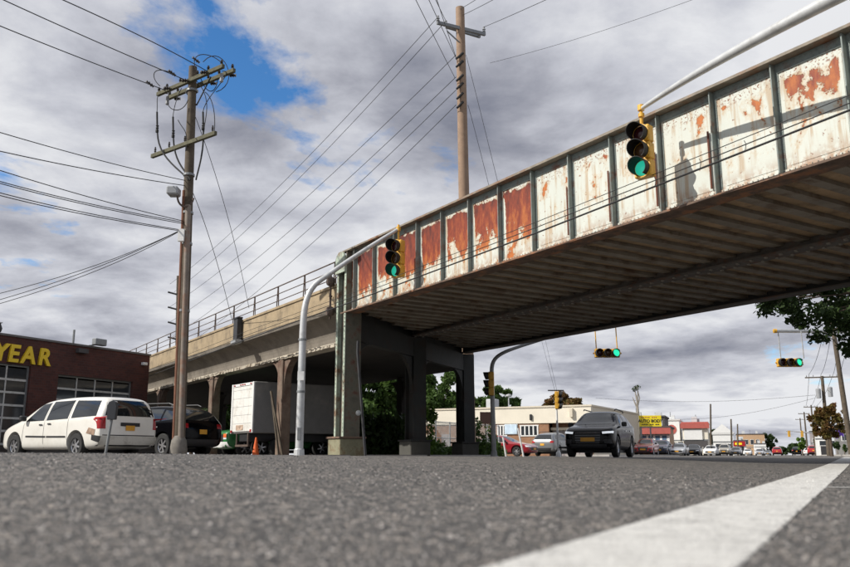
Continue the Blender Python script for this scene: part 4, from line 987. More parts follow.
        side([(-.98, .92), (-1.16, .92), (-1.16, .96), (-.98, .96)], 'door_handle', m_chrome, off=.02)
    elif kind == 'sedan':
        side([(.72, .93), (-.28, .94), (-.28, 1.32), (.14, 1.30)], 'side_window', m_glass)
        side([(-.36, .94), (-1.35, .96), (-1.05, 1.24), (-.36, 1.32)], 'side_window', m_glass)
        D([(-.70, .98), (.70, .98), (.52, 1.34), (-.52, 1.34)], 'F', 'windshield', m_glass, root)
        D([(-.66, 1.02), (.66, 1.02), (.50, 1.33), (-.50, 1.33)], 'B', 'rear_window', m_glass, root)
        D([(-.55, .40), (.55, .40), (.62, .60), (-.62, .60)], 'F', 'grille', m_trim, root, off=.012)
        for s in (-1, 1):
            D([(s * .52, .58), (s * .84, .62), (s * .84, .72), (s * .5, .66)], 'F', 'headlight', m_head, root, off=.012)
            D([(s * .50, .74), (s * .82, .74), (s * .82, .88), (s * .50, .88)], 'B', 'tail_light', m_tail, root)
        D([(-.16, .58), (.16, .58), (.16, .72), (-.16, .72)], 'B', 'license_plate', m_plate_o, root, off=.02)
        D([(-.22, .44), (.22, .44), (.22, .55), (-.22, .55)], 'F', 'license_plate', m_plate_o, root, off=.03)
        side([(-.315, .28), (-.325, .28), (-.325, 1.3), (-.315, 1.3)], 'door_gap', m_trim, nu=1, nv=8)
        side([(-.05, .80), (-.24, .80), (-.24, .84), (-.05, .84)], 'door_handle', m_trim, off=.02)
    else:
        side([(.9, 1.18), (-.55, 1.18), (-.5, 1.66), (.55, 1.66)], 'side_window', m_glass)
        D([(-.78, 1.22), (.78, 1.22), (.64, 1.68), (-.64, 1.68)], 'F', 'windshield', m_glass, root)
        D([(-.6, .62), (.6, .62), (.6, .92), (-.6, .92)], 'F', 'grille', m_trim, root, off=.012)
        for s in (-1, 1):
            D([(s * .63, .72), (s * .86, .72), (s * .86, .92), (s * .63, .92)], 'F', 'headlight', m_head, root)
            D([(s * .66, .80), (s * .86, .80), (s * .86, .94), (s * .66, .94)], 'F', 'turn_light', m_orange, root, off=.02)
        D([(-.88, .42), (.88, .42), (.88, .62), (-.88, .62)], 'F', 'front_bumper', m_white, root, off=.06)
    yw = W / 2 - .13
    for x in ax_:
        for s in (-1, 1): wheel(x, s * yw, root, r)
    for s in (-1, 1):                                 # mirrors
        mx_ = {'minivan': 1.08, 'suv': .62, 'sedan': .62, 'pickup': .85}[kind]
        q = MB().box(mx_ - .07, mx_ + .07, s * (W / 2 - .02), s * (W / 2 + .17), zl - .02, zl + .14).build('mirror', m_trim if kind != 'suv' else m_trim, root, bevel=.03)
    MB().box(-ax_[0] + .1, ax_[0] - .1, -W / 2 + .25, W / 2 - .25, .16, .3).build('underbody', m_trim, root)
    return root
m_creambump = mat('scraped_white_bumper', (.60, .58, .52), .5, var=.06, dirt=(.2, .18, .15), dirt_amt=.5, dscale=3)
protos = {}
def car(kind, pos, head, pm, label, cat='car', group=None, name='parked_car'):
    if kind not in protos: protos[kind] = car_proto(kind); o = protos[kind]
    else: o = copy_tree(protos[kind])
    o.name = name; o.location = (pos[0], pos[1], 0); o.rotation_euler = (0, 0, math.atan2(head[1], head[0]))
    if 'group' in o: del o['group']
    tag(o, label, cat, group)
    for c in o.children:
        if c.name.split('.')[0] == 'body': c.material_slots[0].link = 'OBJECT'; c.material_slots[0].material = pm
    return o
p_white = paint('paint_van_white', (.78, .76, .70), .3, dirt=(.5, .46, .38)); p_black = mat('paint_black', (.003, .003, .004), .12, spec=.13); p_dark = paint('paint_charcoal', (.022, .023, .026), .2)
p_red = paint('paint_red', (.26, .012, .02), .25); p_red2 = paint('paint_bright_red', (.40, .02, .025), .25); p_silver = paint('paint_silver', (.42, .43, .45), .3, .4); p_grey = paint('paint_grey', (.20, .205, .21), .3, .3)
p_blue = paint('paint_navy', (.02, .03, .07), .25); p_beige = paint('paint_beige', (.38, .34, .27), .3, .2)
HV = Vector((-.83, .56, 0)).normalized()
van = car('minivan', (-10.45, 25.1), HV, p_white, 'white minivan with dented rear corner parked by the brick shop', 'van', name='minivan')
# its damage: torn bumper corner, rust scrape
for nm, pts, m in (('torn_bumper', [(-2.18, .50), (-2.5, .42), (-2.52, .60), (-2.2, .64)], m_trim), ('paint_scrape', [(-1.95, .68), (-2.3, .62), (-2.34, .78), (-2.05, .84)], mat('bare_scrape', (.30, .20, .14), .8, var=.5, vscale=8))):
    bm = bmesh.new(); bd = [c for c in van.children if c.name.startswith('body')][0]; bm.from_mesh(bd.data); decal(BVHTree.FromBMesh(bm), pts, 'L', nm, m, van, off=.008); bm.free()
darksuv = car('suv', (-9.66, 30.3), HV, p_black, 'black sport utility vehicle parked behind the mossy utility pole', 'car', name='sport_utility_vehicle'); darksuv.scale = (1.04, 1.02, 1.10)
SH = Vector((-.40, -.917, 0))
qc = car('suv', (6.98, 33.3), SH, p_black, 'black crossover with lit headlights driving out from under bridge', 'car', name='crossover_car')
for c in qc.children:
    if c.name.startswith('headlight'): c.material_slots[0].link = 'OBJECT'; c.material_slots[0].material = m_drl
car('sedan', (5.35, 58), (.86, -.5), p_red, 'dark red sedan parked behind the leaning fence posts', 'car', name='sedan')
car('suv', tuple(on_ground(556, 66))[:2], (.55, .83), p_grey, 'grey hatchback parked beside the slim signal post', 'car', name='hatchback')
gp = FB.w(-12.2, 2.75, 0)
car('pickup', (gp.x, gp.y), -FB.ey, m_greentruck, 'green work truck with white bumper parked under the viaduct', 'truck', name='work_truck')
st_ = Vector((-S_.x, -S_.y, 0)); rowg = 'cars lined along the far street'
def pc_(x, Y): return tuple(on_ground(x, Y))[:2]
car('suv', pc_(647, 88), st_, p_red2, 'bright red crossover facing us beneath the yellow sign', name='crossover_car')
car('suv', pc_(662, 96), st_, p_blue, 'navy crossover next to the bright red one', name='crossover_car')
car('sedan', pc_(679.5, 97), st_, p_silver, 'silver sedan facing us before the iron fence', name='sedan')
car('sedan', pc_(694, 108), st_, p_black, 'black sedan parked before the green fence', name='sedan')
car('sedan', pc_(711.5, 118), st_, m_white, 'white sedan facing us below the plain dark pole', name='sedan')
car('suv', pc_(725, 135), st_, p_beige, 'beige crossover before the white gabled house', name='crossover_car')
car('sedan', pc_(736.5, 145), st_, p_grey, 'dark grey sedan beside the beige crossover', name='sedan')
car('sedan', pc_(748, 190), st_, m_white, 'small white sedan far along the street', name='sedan')
car('sedan', pc_(760, 185), st_, p_silver, 'far silver sedan facing us before the dark round tree', name='sedan')
car('sedan', pc_(768, 230), st_, p_grey, 'distant grey sedan behind the far silver one', name='sedan')
car('suv', pc_(777.5, 178), S_, p_red2, 'red crossover seen from behind driving away', name='crossover_car')
car('suv', pc_(797, 180), S_, p_black, 'black crossover seen from behind driving away', name='crossover_car')
car('suv', pc_(813.5, 150), S_, p_red2, 'red crossover with its tail to us parked at the right kerb', name='crossover_car')
car('sedan', pc_(808.5, 165), S_, m_white, 'white sedan parked ahead of the red crossover at the right kerb', name='sedan')
# white box truck body under the viaduct
bt = thing('box_truck', 'white box truck with scuffed roll door backed under the viaduct', 'truck', FB.w(-9.75, .25, 0), BA + R(3))
def bx(*a): return MB().box(*a)
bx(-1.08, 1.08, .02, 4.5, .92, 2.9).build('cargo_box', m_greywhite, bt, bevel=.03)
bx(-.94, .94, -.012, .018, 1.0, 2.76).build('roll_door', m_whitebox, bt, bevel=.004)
for z in np.arange(1.30, 2.7, .33): bx(-.93, .93, -.017, -.0125, z, z + .012).build('door_seam', m_galv, bt)
for s in (-1, 1):
    bx(s * 1.01 - .065, s * 1.01 + .065, -.04, .0195, .93, 2.89).build('corner_post', m_white, bt, bevel=.01)
    bx(s * .95 - .06, s * .95 + .06, -.06, -.041, .96, 1.06).build('marker_light', m_tail, bt)
bx(-.9, .9, -.03, .019, 2.78, 2.88).build('door_header', m_white, bt)
for x in (-.8, -.2, 0, .2, .8): bx(x - .06, x + .06, -.05, -.031, 2.81, 2.85).build('marker_light', m_tail, bt)
bx(-.5, .5, -.02, .06, .42, .5).bar if False else None
MB().bar((-.55, .05, .92), (-.55, .05, .45), .06).bar((.55, .05, .92), (.55, .05, .45), .06).bar((-.62, .05, .45), (.62, .05, .45), .08).build('step_frame', m_railing, bt)
bx(-.42, .42, .1, 4.5, .62, .92).build('chassis', m_trim, bt)
for y in (1.2, 4.0):
    for s in (-1, 1):
        o = wheel(0, s * .01, bt, .38, .26); o.location = (s * .85, y, .38); o.rotation_euler = (0, 0, R(90))
bx(-.55, .15, -.025, -.0185, 1.05, 1.25).build('rust_patch', mat('rust_scabs', (.45, .33, .25), .8, var=.6, vscale=14), bt)
# traffic cone
cn = thing('traffic_cone', 'orange traffic cone standing behind the white box truck', 'cone', on_ground(255.5, 30.6))
MB().box(-.18, .18, -.18, .18, 0, .035).build('cone_base', m_orange, cn)
MB().lathe([(.14, .035), (.03, .72), (0, .72)], (0, 0, 0), 'z', 16).build('cone_body', m_orange, cn, smooth=True)
cn.location.z = .0
# parking sign / meter post before the van
mp = thing('parking_meter', 'dark parking meter on a slim grey post before the white minivan', 'parking meter', on_ground(105, 21.5))
MB().tube([(0, 0, 0), (.10, 0, 1.0)], .035, 10).build('post', m_galvdark, mp, smooth=True)
MB().prism([(-.09, .98), (-.11, 1.32), (-.07, 1.43), (.02, 1.47), (.10, 1.43), (.14, 1.32), (.12, .98)], lambda a, b: (a + .09, -.07, b), lambda a, b: (a + .09, .07, b)).build('meter_head', mat('meter_housing', (.025, .028, .034), .5), mp, bevel=.012)
# timber props and posts leaning near the columns
for k, (xb, xt, yt, Y, lb) in enumerate(((283, 271, 391, 29.0, 'thin timber prop leaning against the viaduct column'), (279, 272, 398, 29.3, 'thin timber prop leaning against the viaduct column'))):
    b_ = on_ground(xb, Y); o = MB().bar(b_, at(xt, yt, Y + .5), .06).build('timber_prop', m_wood, None, world=True, loc=b_); tag(o, lb, 'timber', 'props at viaduct column')
b_ = on_ground(365.5, 23.6); o = MB().tube([b_, at(357.5, 352, 23.9), at(358, 341, 23.9)], .04, 8).build('leaning_pipe', m_trim, None, world=True, loc=b_, smooth=True); tag(o, 'grey pipe leaning on the front steel column', 'pipe')
o = MB().lathe([(0, -.05), (.07, -.04), (.08, 0), (.07, .04), (0, .05)], (0, 0, 0), 'y', 14).build('pipe_lamp', m_galvdark, None, loc=at(358.5, 413, 23.5), smooth=True); tag(o, 'small round grey fitting clamped to the leaning pipe', 'fitting')
# ------------------------------------------------------------------ brick tyre shop
cA = at(150, 356, 41.7); cB = at(0, 335, 34.2); dS = Vector((cA.x - cB.x, cA.y - cB.y, 0)).normalized()
SLEN = 22.0; FS = Frame((cA.x - dS.x * SLEN, cA.y - dS.y * SLEN), math.atan2(dS.y, dS.x)); HS = 5.0
shop = thing('brick_shop', 'low dark red brick tyre shop with glazed garage doors and yellow letters', 'building', FS.o, FS.a)
def sx(px, py=380): return FS.pix(px, py, 0)[0]
D1 = (sx(-62), sx(30), 3.85); D2 = (sx(58), sx(133), 3.62); DW = 12.0
wl = MB(); xs = [0, D1[0], D1[1], D2[0], D2[1], SLEN]
wl.box(0, D1[0], 0, .3, 0, HS); wl.box(D1[0], D1[1], 0, .3, D1[2], HS); wl.box(D1[1], D2[0], 0, .3, 0, HS); wl.box(D2[0], D2[1], 0, .3, D2[2], HS); wl.box(D2[1], SLEN, 0, .3, 0, HS)
wl.box(SLEN - .3, SLEN, .3, DW, 0, HS).box(0, .3, .3, DW, 0, HS).box(0, SLEN, DW, DW + .3, 0, HS)
wl.build('wall', m_brick, shop)
MB().box(.3, SLEN - .3, .3, DW, HS - .5, HS - .35).build('roof', m_darkroof, shop)
MB().box(-.04, SLEN + .04, -.05, .36, HS + .002, HS + .09).box(SLEN - .36, SLEN + .04, .36, DW + .3, HS + .002, HS + .09).build('coping', mat('coping_grey', (.13, .12, .115), .7), shop)
MB().box(.3, SLEN - .3, 5, 5.2, 0, HS - .6).build('inner_wall', m_darkroof, shop)
for (x0, x1, zt) in (D1, D2):
    dr = MB().box(x0, x0 + .09, .12, .2, 0, zt).box(x1 - .09, x1, .12, .2, 0, zt).box(x0 + .09, x1 - .09, .12, .2, zt - .08, zt).build('garage_door', m_galvdark, shop)
    nc = max(2, round((x1 - x0) / 1.05)); cw = (x1 - x0 - .18) / nc; nr = 7; rh = (zt - .1) / nr
    for i in range(1, nc): xm = x0 + .09 + i * cw; MB().box(xm - .03, xm + .03, .13, .19, 0, zt - .08).build('mullion', m_galv, dr)
    for j in range(1, nr): z = j * rh; MB().box(x0 + .09, x1 - .09, .125, .1295, z - .045, z + .045).build('door_rail', m_galv, dr)
    for i in range(nc):
        for j in range(nr):
            xm = x0 + .09 + i * cw; MB().box(xm + .031, xm + cw - .031, .155, .165, j * rh + .046, (j + 1) * rh - .046).build('pane', m_bglass, dr)
def text_obj(txt, size, ext_, m, name, parent, loc, rot, shear=0.0, align='LEFT', spacing=1.0, sx_=1.0, bold=0.0):
    cu = bpy.data.curves.new('t', 'FONT'); cu.body = txt; cu.size = size; cu.extrude = ext_; cu.shear = shear; cu.align_x = align; cu.space_character = spacing; cu.offset = bold; cu.resolution_u = 3
    o = bpy.data.objects.new('t', cu); COL.objects.link(o); dg = bpy.context.evaluated_depsgraph_get(); dg.update(); me = bpy.data.meshes.new_from_object(o.evaluated_get(dg)); bpy.data.objects.remove(o)
    me.materials.clear(); me.materials.append(m); q = bpy.data.objects.new(name, me); COL.objects.link(q); q.parent = parent; q.location = loc; q.rotation_euler = rot; q.scale = (sx_, 1, 1); return q
zl0 = FS.pix(30, 363.5, 0)[1]; zl1 = FS.pix(30, 347, 0)[1]; hl = zl1 - zl0
for ch, px in (('Y', -8), ('E', 6.5), ('A', 20), ('R', 37)):
    text_obj(ch, hl / .70, .05, m_yletter, 'letter', shop, (sx(px, 355), -.055, zl0), (R(90), 0, 0), .12, sx_=1.0, bold=hl * .045)
lx, lz = FS.pix(100, 347, -.3); lm = MB().box(lx - .35, lx + .30, -.42, -.12, HS + .11, HS + .42).build('flood_lamp', m_galvdark, shop, bevel=.03); MB().bar((lx - .3, .1, HS + .1), (lx, -.2, HS + .16), .05).build('lamp_bracket', m_galvdark, lm)
MB().box(lx - 1.1, lx - .55, -.22, -.003, HS - .32, HS - .12).build('junction_box', m_darkroof, shop)
lx, lz = FS.pix(145, 364, -.1); MB().box(lx - .18, lx + .1, -.2, -.003, lz - .07, lz + .07).build('security_camera', m_white, shop, bevel=.02)
lx = sx(85, 345); MB().tube([(lx, .8, HS - .4), (lx, .8, HS + .85)], .05, 8).build('vent_pipe', m_galvdark, shop)
lx = sx(1, 330); o = MB().lathe([(0, 0), (.10, .05), (.14, .2), (.08, .36), (.06, .42), (0, .5)], (0, 0, 0), 'z', 10).tube([(0, 0, .42), (.14, 0, .44)], [.04, .01], 6).tube([(-.05, 0, .12), (-.26, 0, 0.0)], [.06, .02], 6).build('bird', m_trim, None, loc=FS.w(lx, .15, HS + .09), smooth=True); tag(o, 'small dark bird perched on the brick shop roof edge', 'bird')
# ------------------------------------------------------------------ cream roadside building
HB = 4.6
def atz(px, py, z): r = ray(px, py); k = (z - CAMZ) / r.z; return Vector((r.x * k, r.y * k, z))
kR, kL = atz(591, 404.5, HB), atz(425, 409.2, HB); dB = Vector((kR.x - kL.x, kR.y - kL.y, 0)).normalized()
BL = 24.0; FC = Frame((kR.x - dB.x * BL, kR.y - dB.y * BL), math.atan2(dB.y, dB.x))
cb = thing('cream_building', 'long cream and brick single storey building beyond the bridge columns', 'building', FC.o, FC.a)
def cx(px, py=440): return FC.pix(px, py, 0)[0]
gx0, gx1 = cx(549), cx(588); BD = 18.0
MB().box(0, gx0, 0, .3, 0, 3.0).box(gx1, BL, 0, .3, 0, 3.0).box(gx0, gx1, 1.0, 1.2, 0, 3.0).build('brick_wall', m_brick2, cb)
MB().box(0, BL, -.10, .3, 3.002, HB - .15).build('fascia', m_cream, cb)
MB().box(-.1, BL + .1, -.18, .32, HB - .148, HB).box(BL - .2, BL + .1, .32, BD, HB - .148, HB).build('cornice', m_creamtrim, cb)
MB().box(BL - .3, BL, .301, BD, 0, HB - .15).box(0, .3, .301, BD, 0, HB - .15).box(.3, BL - .3, BD - .3, BD, 0, HB - .15).build('side_wall', m_creamtrim, cb)
MB().box(.3, BL - .3, .3, BD - .3, HB - .5, HB - .4).build('roof', m_darkroof, cb)
for i in range(7):
    xm = gx0 + .1 + i * (gx1 - gx0 - .2) / 7; MB().box(xm + .02, xm + (gx1 - gx0 - .2) / 7 - .02, .9, .98, 0, 2.35).build('shutter_slat', m_greyshut, cb)
MB().box(gx0, gx1, .6, .999, 2.36, 2.6).build('shutter_header', m_creamtrim, cb)
for (a, c) in ((498, 506.5), (521, 538)):
    x0, x1 = cx(a), cx(c); z0, z1 = FC.pix((a + c) / 2, 435, 0)[1], FC.pix((a + c) / 2, 426, 0)[1]
    fr = MB().box(x0 - .1, x1 + .1, -.06, -.004, z0 - .12, z0 - .02).box(x0 - .1, x1 + .1, -.05, -.004, z1, z1 + .1).build('window', m_white, cb)
    n = 3 if c - a < 10 else 4; ww = (x1 - x0) / n
    for i in range(n + 1): MB().box(x0 + i * ww - .06, x0 + i * ww + .06, -.05, -.004, z0, z1 - .002).build('window_frame', m_white, fr)
    for i in range(n): MB().box(x0 + i * ww + .061, x0 + (i + 1) * ww - .061, -.03, -.004, z0, z1 - .002).build('pane', m_bglass, fr)
x0, x1 = cx(505.5), cx(517.5); sb = MB().box(x0, x1, -.14, -.07, FC.pix(512, 434, 0)[1], FC.pix(512, 424.5, 0)[1]).build('sign_board', m_signblue, cb)
MB().box(x0 - .06, x1 + .06, -.15 + .085, -.0655 + .04, FC.pix(512, 434.5, 0)[1], FC.pix(512, 424, 0)[1]).build('sign_frame', m_white, sb)
for px in (434, 531.5):
    x, z = FC.pix(px, 417, 0); MB().box(x - .12, x + .12, -.28, -.101, z - .3, z + .25).build('wall_lamp', m_trim, cb, bevel=.05)
for px in (431, 446): x = cx(px); MB().box(x - .5, x + .5, -.03, -.004, 0, 2.1).build('door', m_greyshut if px > 440 else m_creamtrim, cb)
x = cx(483, 404); MB().box(x - .55, x + .45, 2, 3, HB - .39, HB + .95).build('roof_unit', m_bucket, cb, bevel=.05)
x = cx(501, 404); MB().tube([(x, 2, HB - .39), (x, 2, HB + 1.1)], .06, 6).lathe([(0, .0), (.28, .05), (.28, .2), (0, .3)], (x, 2, HB + 1.1), 'z', 10).build('roof_vent', m_galv, cb)
for i, (ly, z0, z1) in enumerate(((1.2, 3.0, 3.9), (5.0, 2.6, 3.6), (9.5, 2.4, 3.5))):
    w_ = MB().box(BL + .002, BL + .04, ly, ly + 1.1, z0 - .6, z1 - .5).build('window', m_white, cb); MB().box(BL + .041, BL + .05, ly + .1, ly + 1.0, z0 - .5, z1 - .6).build('pane', m_bglass, w_)
for x in (cx(572, 410),): MB().box(x - .14, x + .14, -.4, -.1015, 3.5, 4.3).build('downpipe_box', m_creamtrim, cb)
# ------------------------------------------------------------------ far street buildings
def block(name, px0, px1, ytop, Y, depth, wallm, label, fn=None, rot=None, roofm=m_darkroof):
    p0, p1 = on_ground(px0, Y), on_ground(px1, Y); wd = (p1 - p0).length; h = at((px0 + px1) / 2, ytop, Y).z
    a = rot if rot is not None else -R(20)
    t = thing(name, label, 'building', p0, a)
    MB().box(0, wd, 0, depth, 0, h).build('wall', wallm, t)
    MB().box(-.15, wd + .15, -.15, depth + .15, h + .002, h + .22).build('roof', roofm, t)
    rr_ = random.Random(int(px0))
    for k in range(2):
        x = rr_.uniform(.1, .8) * wd; q = rr_.uniform(.5, 1.1); MB().box(x, x + q, 1 + k, 2 + k, h + .222, h + .25 + rr_.uniform(.4, .9)).build('roof_unit', m_bucket, t)
    x = rr_.uniform(.15, .75) * wd; MB().tube([(x, 2.6, h + .22), (x, 2.6, h + 1.5)], .06, 6).build('vent_pipe', m_galvdark, t)
    x = rr_.uniform(.2, .6) * wd; dr_ = MB().box(x, x + .95, -.04, -.003, 0, 2.1).build('door', m_trim, t)
    MB().box(-.02, wd + .02, -.05, -.0035, 2.35, 2.55).build('string_course', m_galvdark, t)
    if fn: fn(t, wd, h, depth)
    return t
def windows(t, xs, z0, z1, w_, m=m_bglass, y=0.0):
    for x in xs:
        f = MB().box(x - .08, x + w_ + .08, y - .05, y - .003, z0 - .08, z1 + .08).build('window', m_white, t)
        MB().box(x, x + w_, y - .07, y - .0505, z0, z1).build('pane', m, f)
def f_store(t, wd, h, d):
    MB().box(-.2, wd + .2, -.8, -.003, h - .75, h - .05).build('red_fascia', m_redroof, t)
    a = MB().prism([(-.004, h - .76), (-1.3, h - 2.5), (-.004, h - 2.5)], lambda a, b: (0, a, b), lambda a, b: (wd, a, b)).build('glass_awning', m_white, t)
    n = 6
    for i in range(n):
        x0 = .15 + i * (wd - .2) / n; x1 = x0 + (wd - .2) / n - .25
        MB().quad((x0, -.14, h - .93), (x1, -.14, h - .93), (x1, -1.26, h - 2.42), (x0, -1.26, h - 2.42)).build('pane', m_blueglass, a)
    windows(t, [.4 + i * 2.2 for i in range(int((wd - 1) / 2.2))], .8, 2.0, 1.6)
block('storefront', 628, 669, 428, 101, 8, m_tan, 'low storefront with red roof band and slanting blue glazing', f_store)
def f_dark(t, wd, h, d): windows(t, [.6 + i * 1.8 for i in range(int((wd - 1) / 1.8))], h - 1.6, h - .7, 1.0, m_greyshut)
block('dark_building', 627, 665, 417.5, 124, 8, m_darkroof, 'dark flat roofed block rising behind the slanting glazed storefront', f_dark)
def f_disc(t, wd, h, d):
    MB().lathe([(0, -.06), (.8, -.06), (.8, -.003)], (wd * .5, 0, h - 1.5), 'y', 18).build('round_emblem', m_redroof, t)
    windows(t, [.5, 2.2], .8, 2.2, 1.0)
block('white_building', 665, 680.5, 420.5, 140, 10, m_white, 'white walled building marked with a small round red emblem', f_disc, roofm=m_white)
def f_red(t, wd, h, d):
    MB().box(-.3, wd + .3, -.5, -.003, h - .8, h).build('red_fascia', m_redroof, t)
    MB().box(.2, wd * .78, -.25, -.004, h - 2.6, h - 1.0).build('sign_board', m_white, t)
    MB().box(.1, wd - .1, -.12, -.004, h - 3.7, h - 2.75).build('shade_band', m_darkroof, t)
    windows(t, [wd * .6, wd * .8], h * .15, h * .45, .5)
block('red_topped_shop', 684, 708, 423.5, 136, 9, m_cream, 'two storey shop with red top band and white board', f_red, roofm=m_redroof)
def f_house(t, wd, h, d):
    MB().prism([(-.3, h + .23), (wd / 2, h + 1.9), (wd + .3, h + .23)], lambda a, b: (a, -.2, b), lambda a, b: (a, d, b)).build('gable', m_white, t)
    windows(t, [wd * .12, wd * .7], h * .3, h * .55, .9)
    MB().box(wd * .45, wd * .62, -.05, -.003, 0, 2.1).build('door', m_greyshut, t)
block('gabled_house', 714, 733, 434.5, 155, 9, m_white, 'small white house with pointed gable beside the dark poles', f_house, roofm=m_white)
block('brown_block', 738, 764, 434.5, 260, 14, m_tan, 'distant orange brown flat topped block above parked cars', lambda t, wd, h, d: (windows(t, [.7 + i * 1.6 for i in range(int((wd - 1) / 1.6))], h - 3.0, h - 1.6, .9), None))
block('shop_row', 733, 746, 441, 200, 8, m_white, 'little white far shop with red and yellow sign', lambda t, wd, h, d: (MB().box(.2, wd - .2, -.3, -.003, h - 1.2, h - .1).build('red_sign', m_tail, t), MB().box(.6, wd * .7, -.34, -.301, h - .9, h - .4).build('yellow_sign', m_yellowsign, t), windows(t, [.5], .4, 1.8, 1.4)))
block('far_shop', 755, 766, 444, 250, 8, m_white, 'tiny pale shop far away near the dark round tree', lambda t, wd, h, d: windows(t, [.5, 1.9], .4, 1.8, 1.0))
block('white_rowhouse', 817, 831, 433, 125, 10, m_white, 'white house half hidden by the autumn street tree', lambda t, wd, h, d: windows(t, [.5, 2.2], h * .45, h * .65, .9), rot=-SA)
block('pale_house', 839, 880, 428, 100, 10, m_greywhite, 'pale house behind the leaning street lamp pole', lambda t, wd, h, d: windows(t, [.5, 2.2], h * .55, h * .75, .9), rot=-SA)
block('grey_house', 812, 820, 432, 170, 10, m_greyshut, 'narrow grey house past the autumn street tree', lambda t, wd, h, d: windows(t, [.4], h * .5, h * .7, .7), rot=-SA)
# yellow AUTO BODY sign on posts
sg0 = on_ground(652, 92); t = thing('roadside_sign', 'bright yellow rectangular sign with black lettering on two posts', 'sign', sg0, -R(6))
hz0, hz1 = at(652, 426.5, 92).z, at(652, 415.5, 92).z; hw = (at(662.5, 420, 92) - at(641, 420, 92)).x / 2
MB().box(-hw, hw, -.1, .1, hz0, hz1).build('sign_board', m_yellowsign, t)
for x in (-hw * .85, hw * .0): MB().box(x - .07, x + .07, .02, .16, 0, hz0 - .004).build('post', m_galvdark, t)
hh = hz1 - hz0
for (tx, z, sz, c) in (('', .78, .16, m_redroof), ('AUTO BODY', .38, .27, m_letter), ('', .13, .17, m_letter)):
    if not tx:      # illegible small lines in the photo: plain dashes
        n = 10 if c is m_redroof else 13
        for i in range(n):
            x = -hw * .82 + i * 2 * hw * .82 / n
            if i in (5, 9): continue
            MB().box(x, x + hw * .09, -.112, -.1005, hz0 + hh * z, hz0 + hh * (z + .1)).build('small_mark', c, t)
    else: text_obj(tx, hh * sz / .72, .01, c, 'lettering', t, (0, -.112, hz0 + hh * z), (R(90), 0, 0), align='CENTER', bold=.012)
# purple flag, hedge ball, brown board on the fence
fl = thing('feather_flag', 'purple flag hanging beside the leaning street lamp pole', 'flag', on_ground(846, 78))
z0 = at(843, 437, 78).z; z1 = at(843, 427, 78).z
mb = MB(); n = 8
for i in range(n + 1):
    f = i / n
    for s in (0, 1): mb.v.append((-.75 * f + .0, .08 * math.sin(f * 7), (z0 + .15 * math.sin(f * 5)) if s == 0 else z1 - .35 * f))
for i in range(n): a = i * 2; mb.f.append((a, a + 2, a + 3, a + 1))
mb.build('cloth', m_purple, fl, smooth=True); MB().tube([(0, 0, 0), (0, 0, z1 + .1)], .03, 6).build('pole', m_galvdark, fl)
# ------------------------------------------------------------------ trees
def leaves(center_list, n, size, name, m, parent, flat=.75):
    """leaf-sized faces spread in clumps. center_list: (center, radii, weight)"""
    rng = np.random.default_rng(abs(hash(name + str(n) + str(len(center_list)))) % 1000 + int(center_list[0][0][0] * 10) % 97)
    W = np.array([c[2] for c in center_list], float); W /= W.sum(); V = []
    idx = rng.choice(len(center_list), n, p=W)
    C = np.array([tuple(c[0]) for c in center_list])[idx]; RR = np.array([tuple(c[1]) for c in center_list])[idx]
    d = rng.normal(size=(n, 3)); d /= np.linalg.norm(d, axis=1)[:, None]; r = rng.random(n) ** .45
    P = C + d * r[:, None] * RR
    a = rng.normal(size=(n, 3)); a /= np.linalg.norm(a, axis=1)[:, None]
    b = np.cross(a, rng.normal(size=(n, 3))); b /= np.linalg.norm(b, axis=1)[:, None]
    s = size * (0.55 + .9 * rng.random(n))[:, None]
    q = np.stack([P - a * s, P - b * s * .5 + a * s * .1, P + a * s, P + b * s * .5 + a * s * .1], 1).reshape(-1, 3)
    me = bpy.data.meshes.new(name); me.vertices.add(4 * n); me.vertices.foreach_set('co', q.ravel()); me.loops.add(4 * n); me.loops.foreach_set('vertex_index', np.arange(4 * n)); me.polygons.add(n)
    me.polygons.foreach_set('loop_start', np.arange(n) * 4); me.update(calc_edges=True); me.materials.append(m)
    o = bpy.data.objects.new(name, me); COL.objects.link(o); o.parent = parent; return o
def tree(base, cz, rad, n, size, m, label, trunk=.2, clumps=26, seed=1, group=None, lean=(0, 0), cat='tree', rs=1.0):
    rnd = random.Random(seed); t = thing('tree', label, cat, base, 0, group)
    cen = Vector((lean[0], lean[1], cz)); cl = []; br = MB()
    br.tube([(0, 0, -.1), (lean[0] * .3, lean[1] * .3, cz * .45), tuple(cen)], [trunk, trunk * .75, trunk * .3], 10)
    for k in range(clumps):
        d = Vector((rnd.gauss(0, 1), rnd.gauss(0, 1), rnd.gauss(0, 1))).normalized() * rnd.uniform(.45, 1.0)
        c = cen + Vector((d.x * rad[0], d.y * rad[1], d.z * rad[2])); rr = rnd.uniform(.16, .34) * rs
        cl.append((c, (rad[0] * rr, rad[1] * rr, rad[2] * rr * .8), rr ** 2))
        if k % 2 == 0: br.tube([tuple(Vector((lean[0] * .4, lean[1] * .4, cz * .5)).lerp(cen, .3)), tuple(cen.lerp(c, .5) - Vector((0, 0, .1))), tuple(c)], [trunk * .4, trunk * .22, trunk * .06], 6)
    cl.append((cen, tuple(r * .6 for r in rad), .12 * rs))
    br.build('trunk', m_bark, t, smooth=True); leaves(cl, n, size, 'crown', m, t); return t
def tpix(x, y0, y1, wpx, Y, n, size, m, label, seed, dep=None, **k):
    b = on_ground(x, Y); zt = at(x, y0, Y).z; zb = at(x, y1, Y).z; rx = wpx / 2 / 830 * Y
    return tree(b, (zt + zb) / 2, (rx, dep or rx, (zt - zb) / 2), n, size, m, label, seed=seed, **k)
tpix(438, 369, 440, 62, 98, 9000, .30, m_leaf, 'full green tree rising behind the cream building between two dark columns', 11, clumps=34)
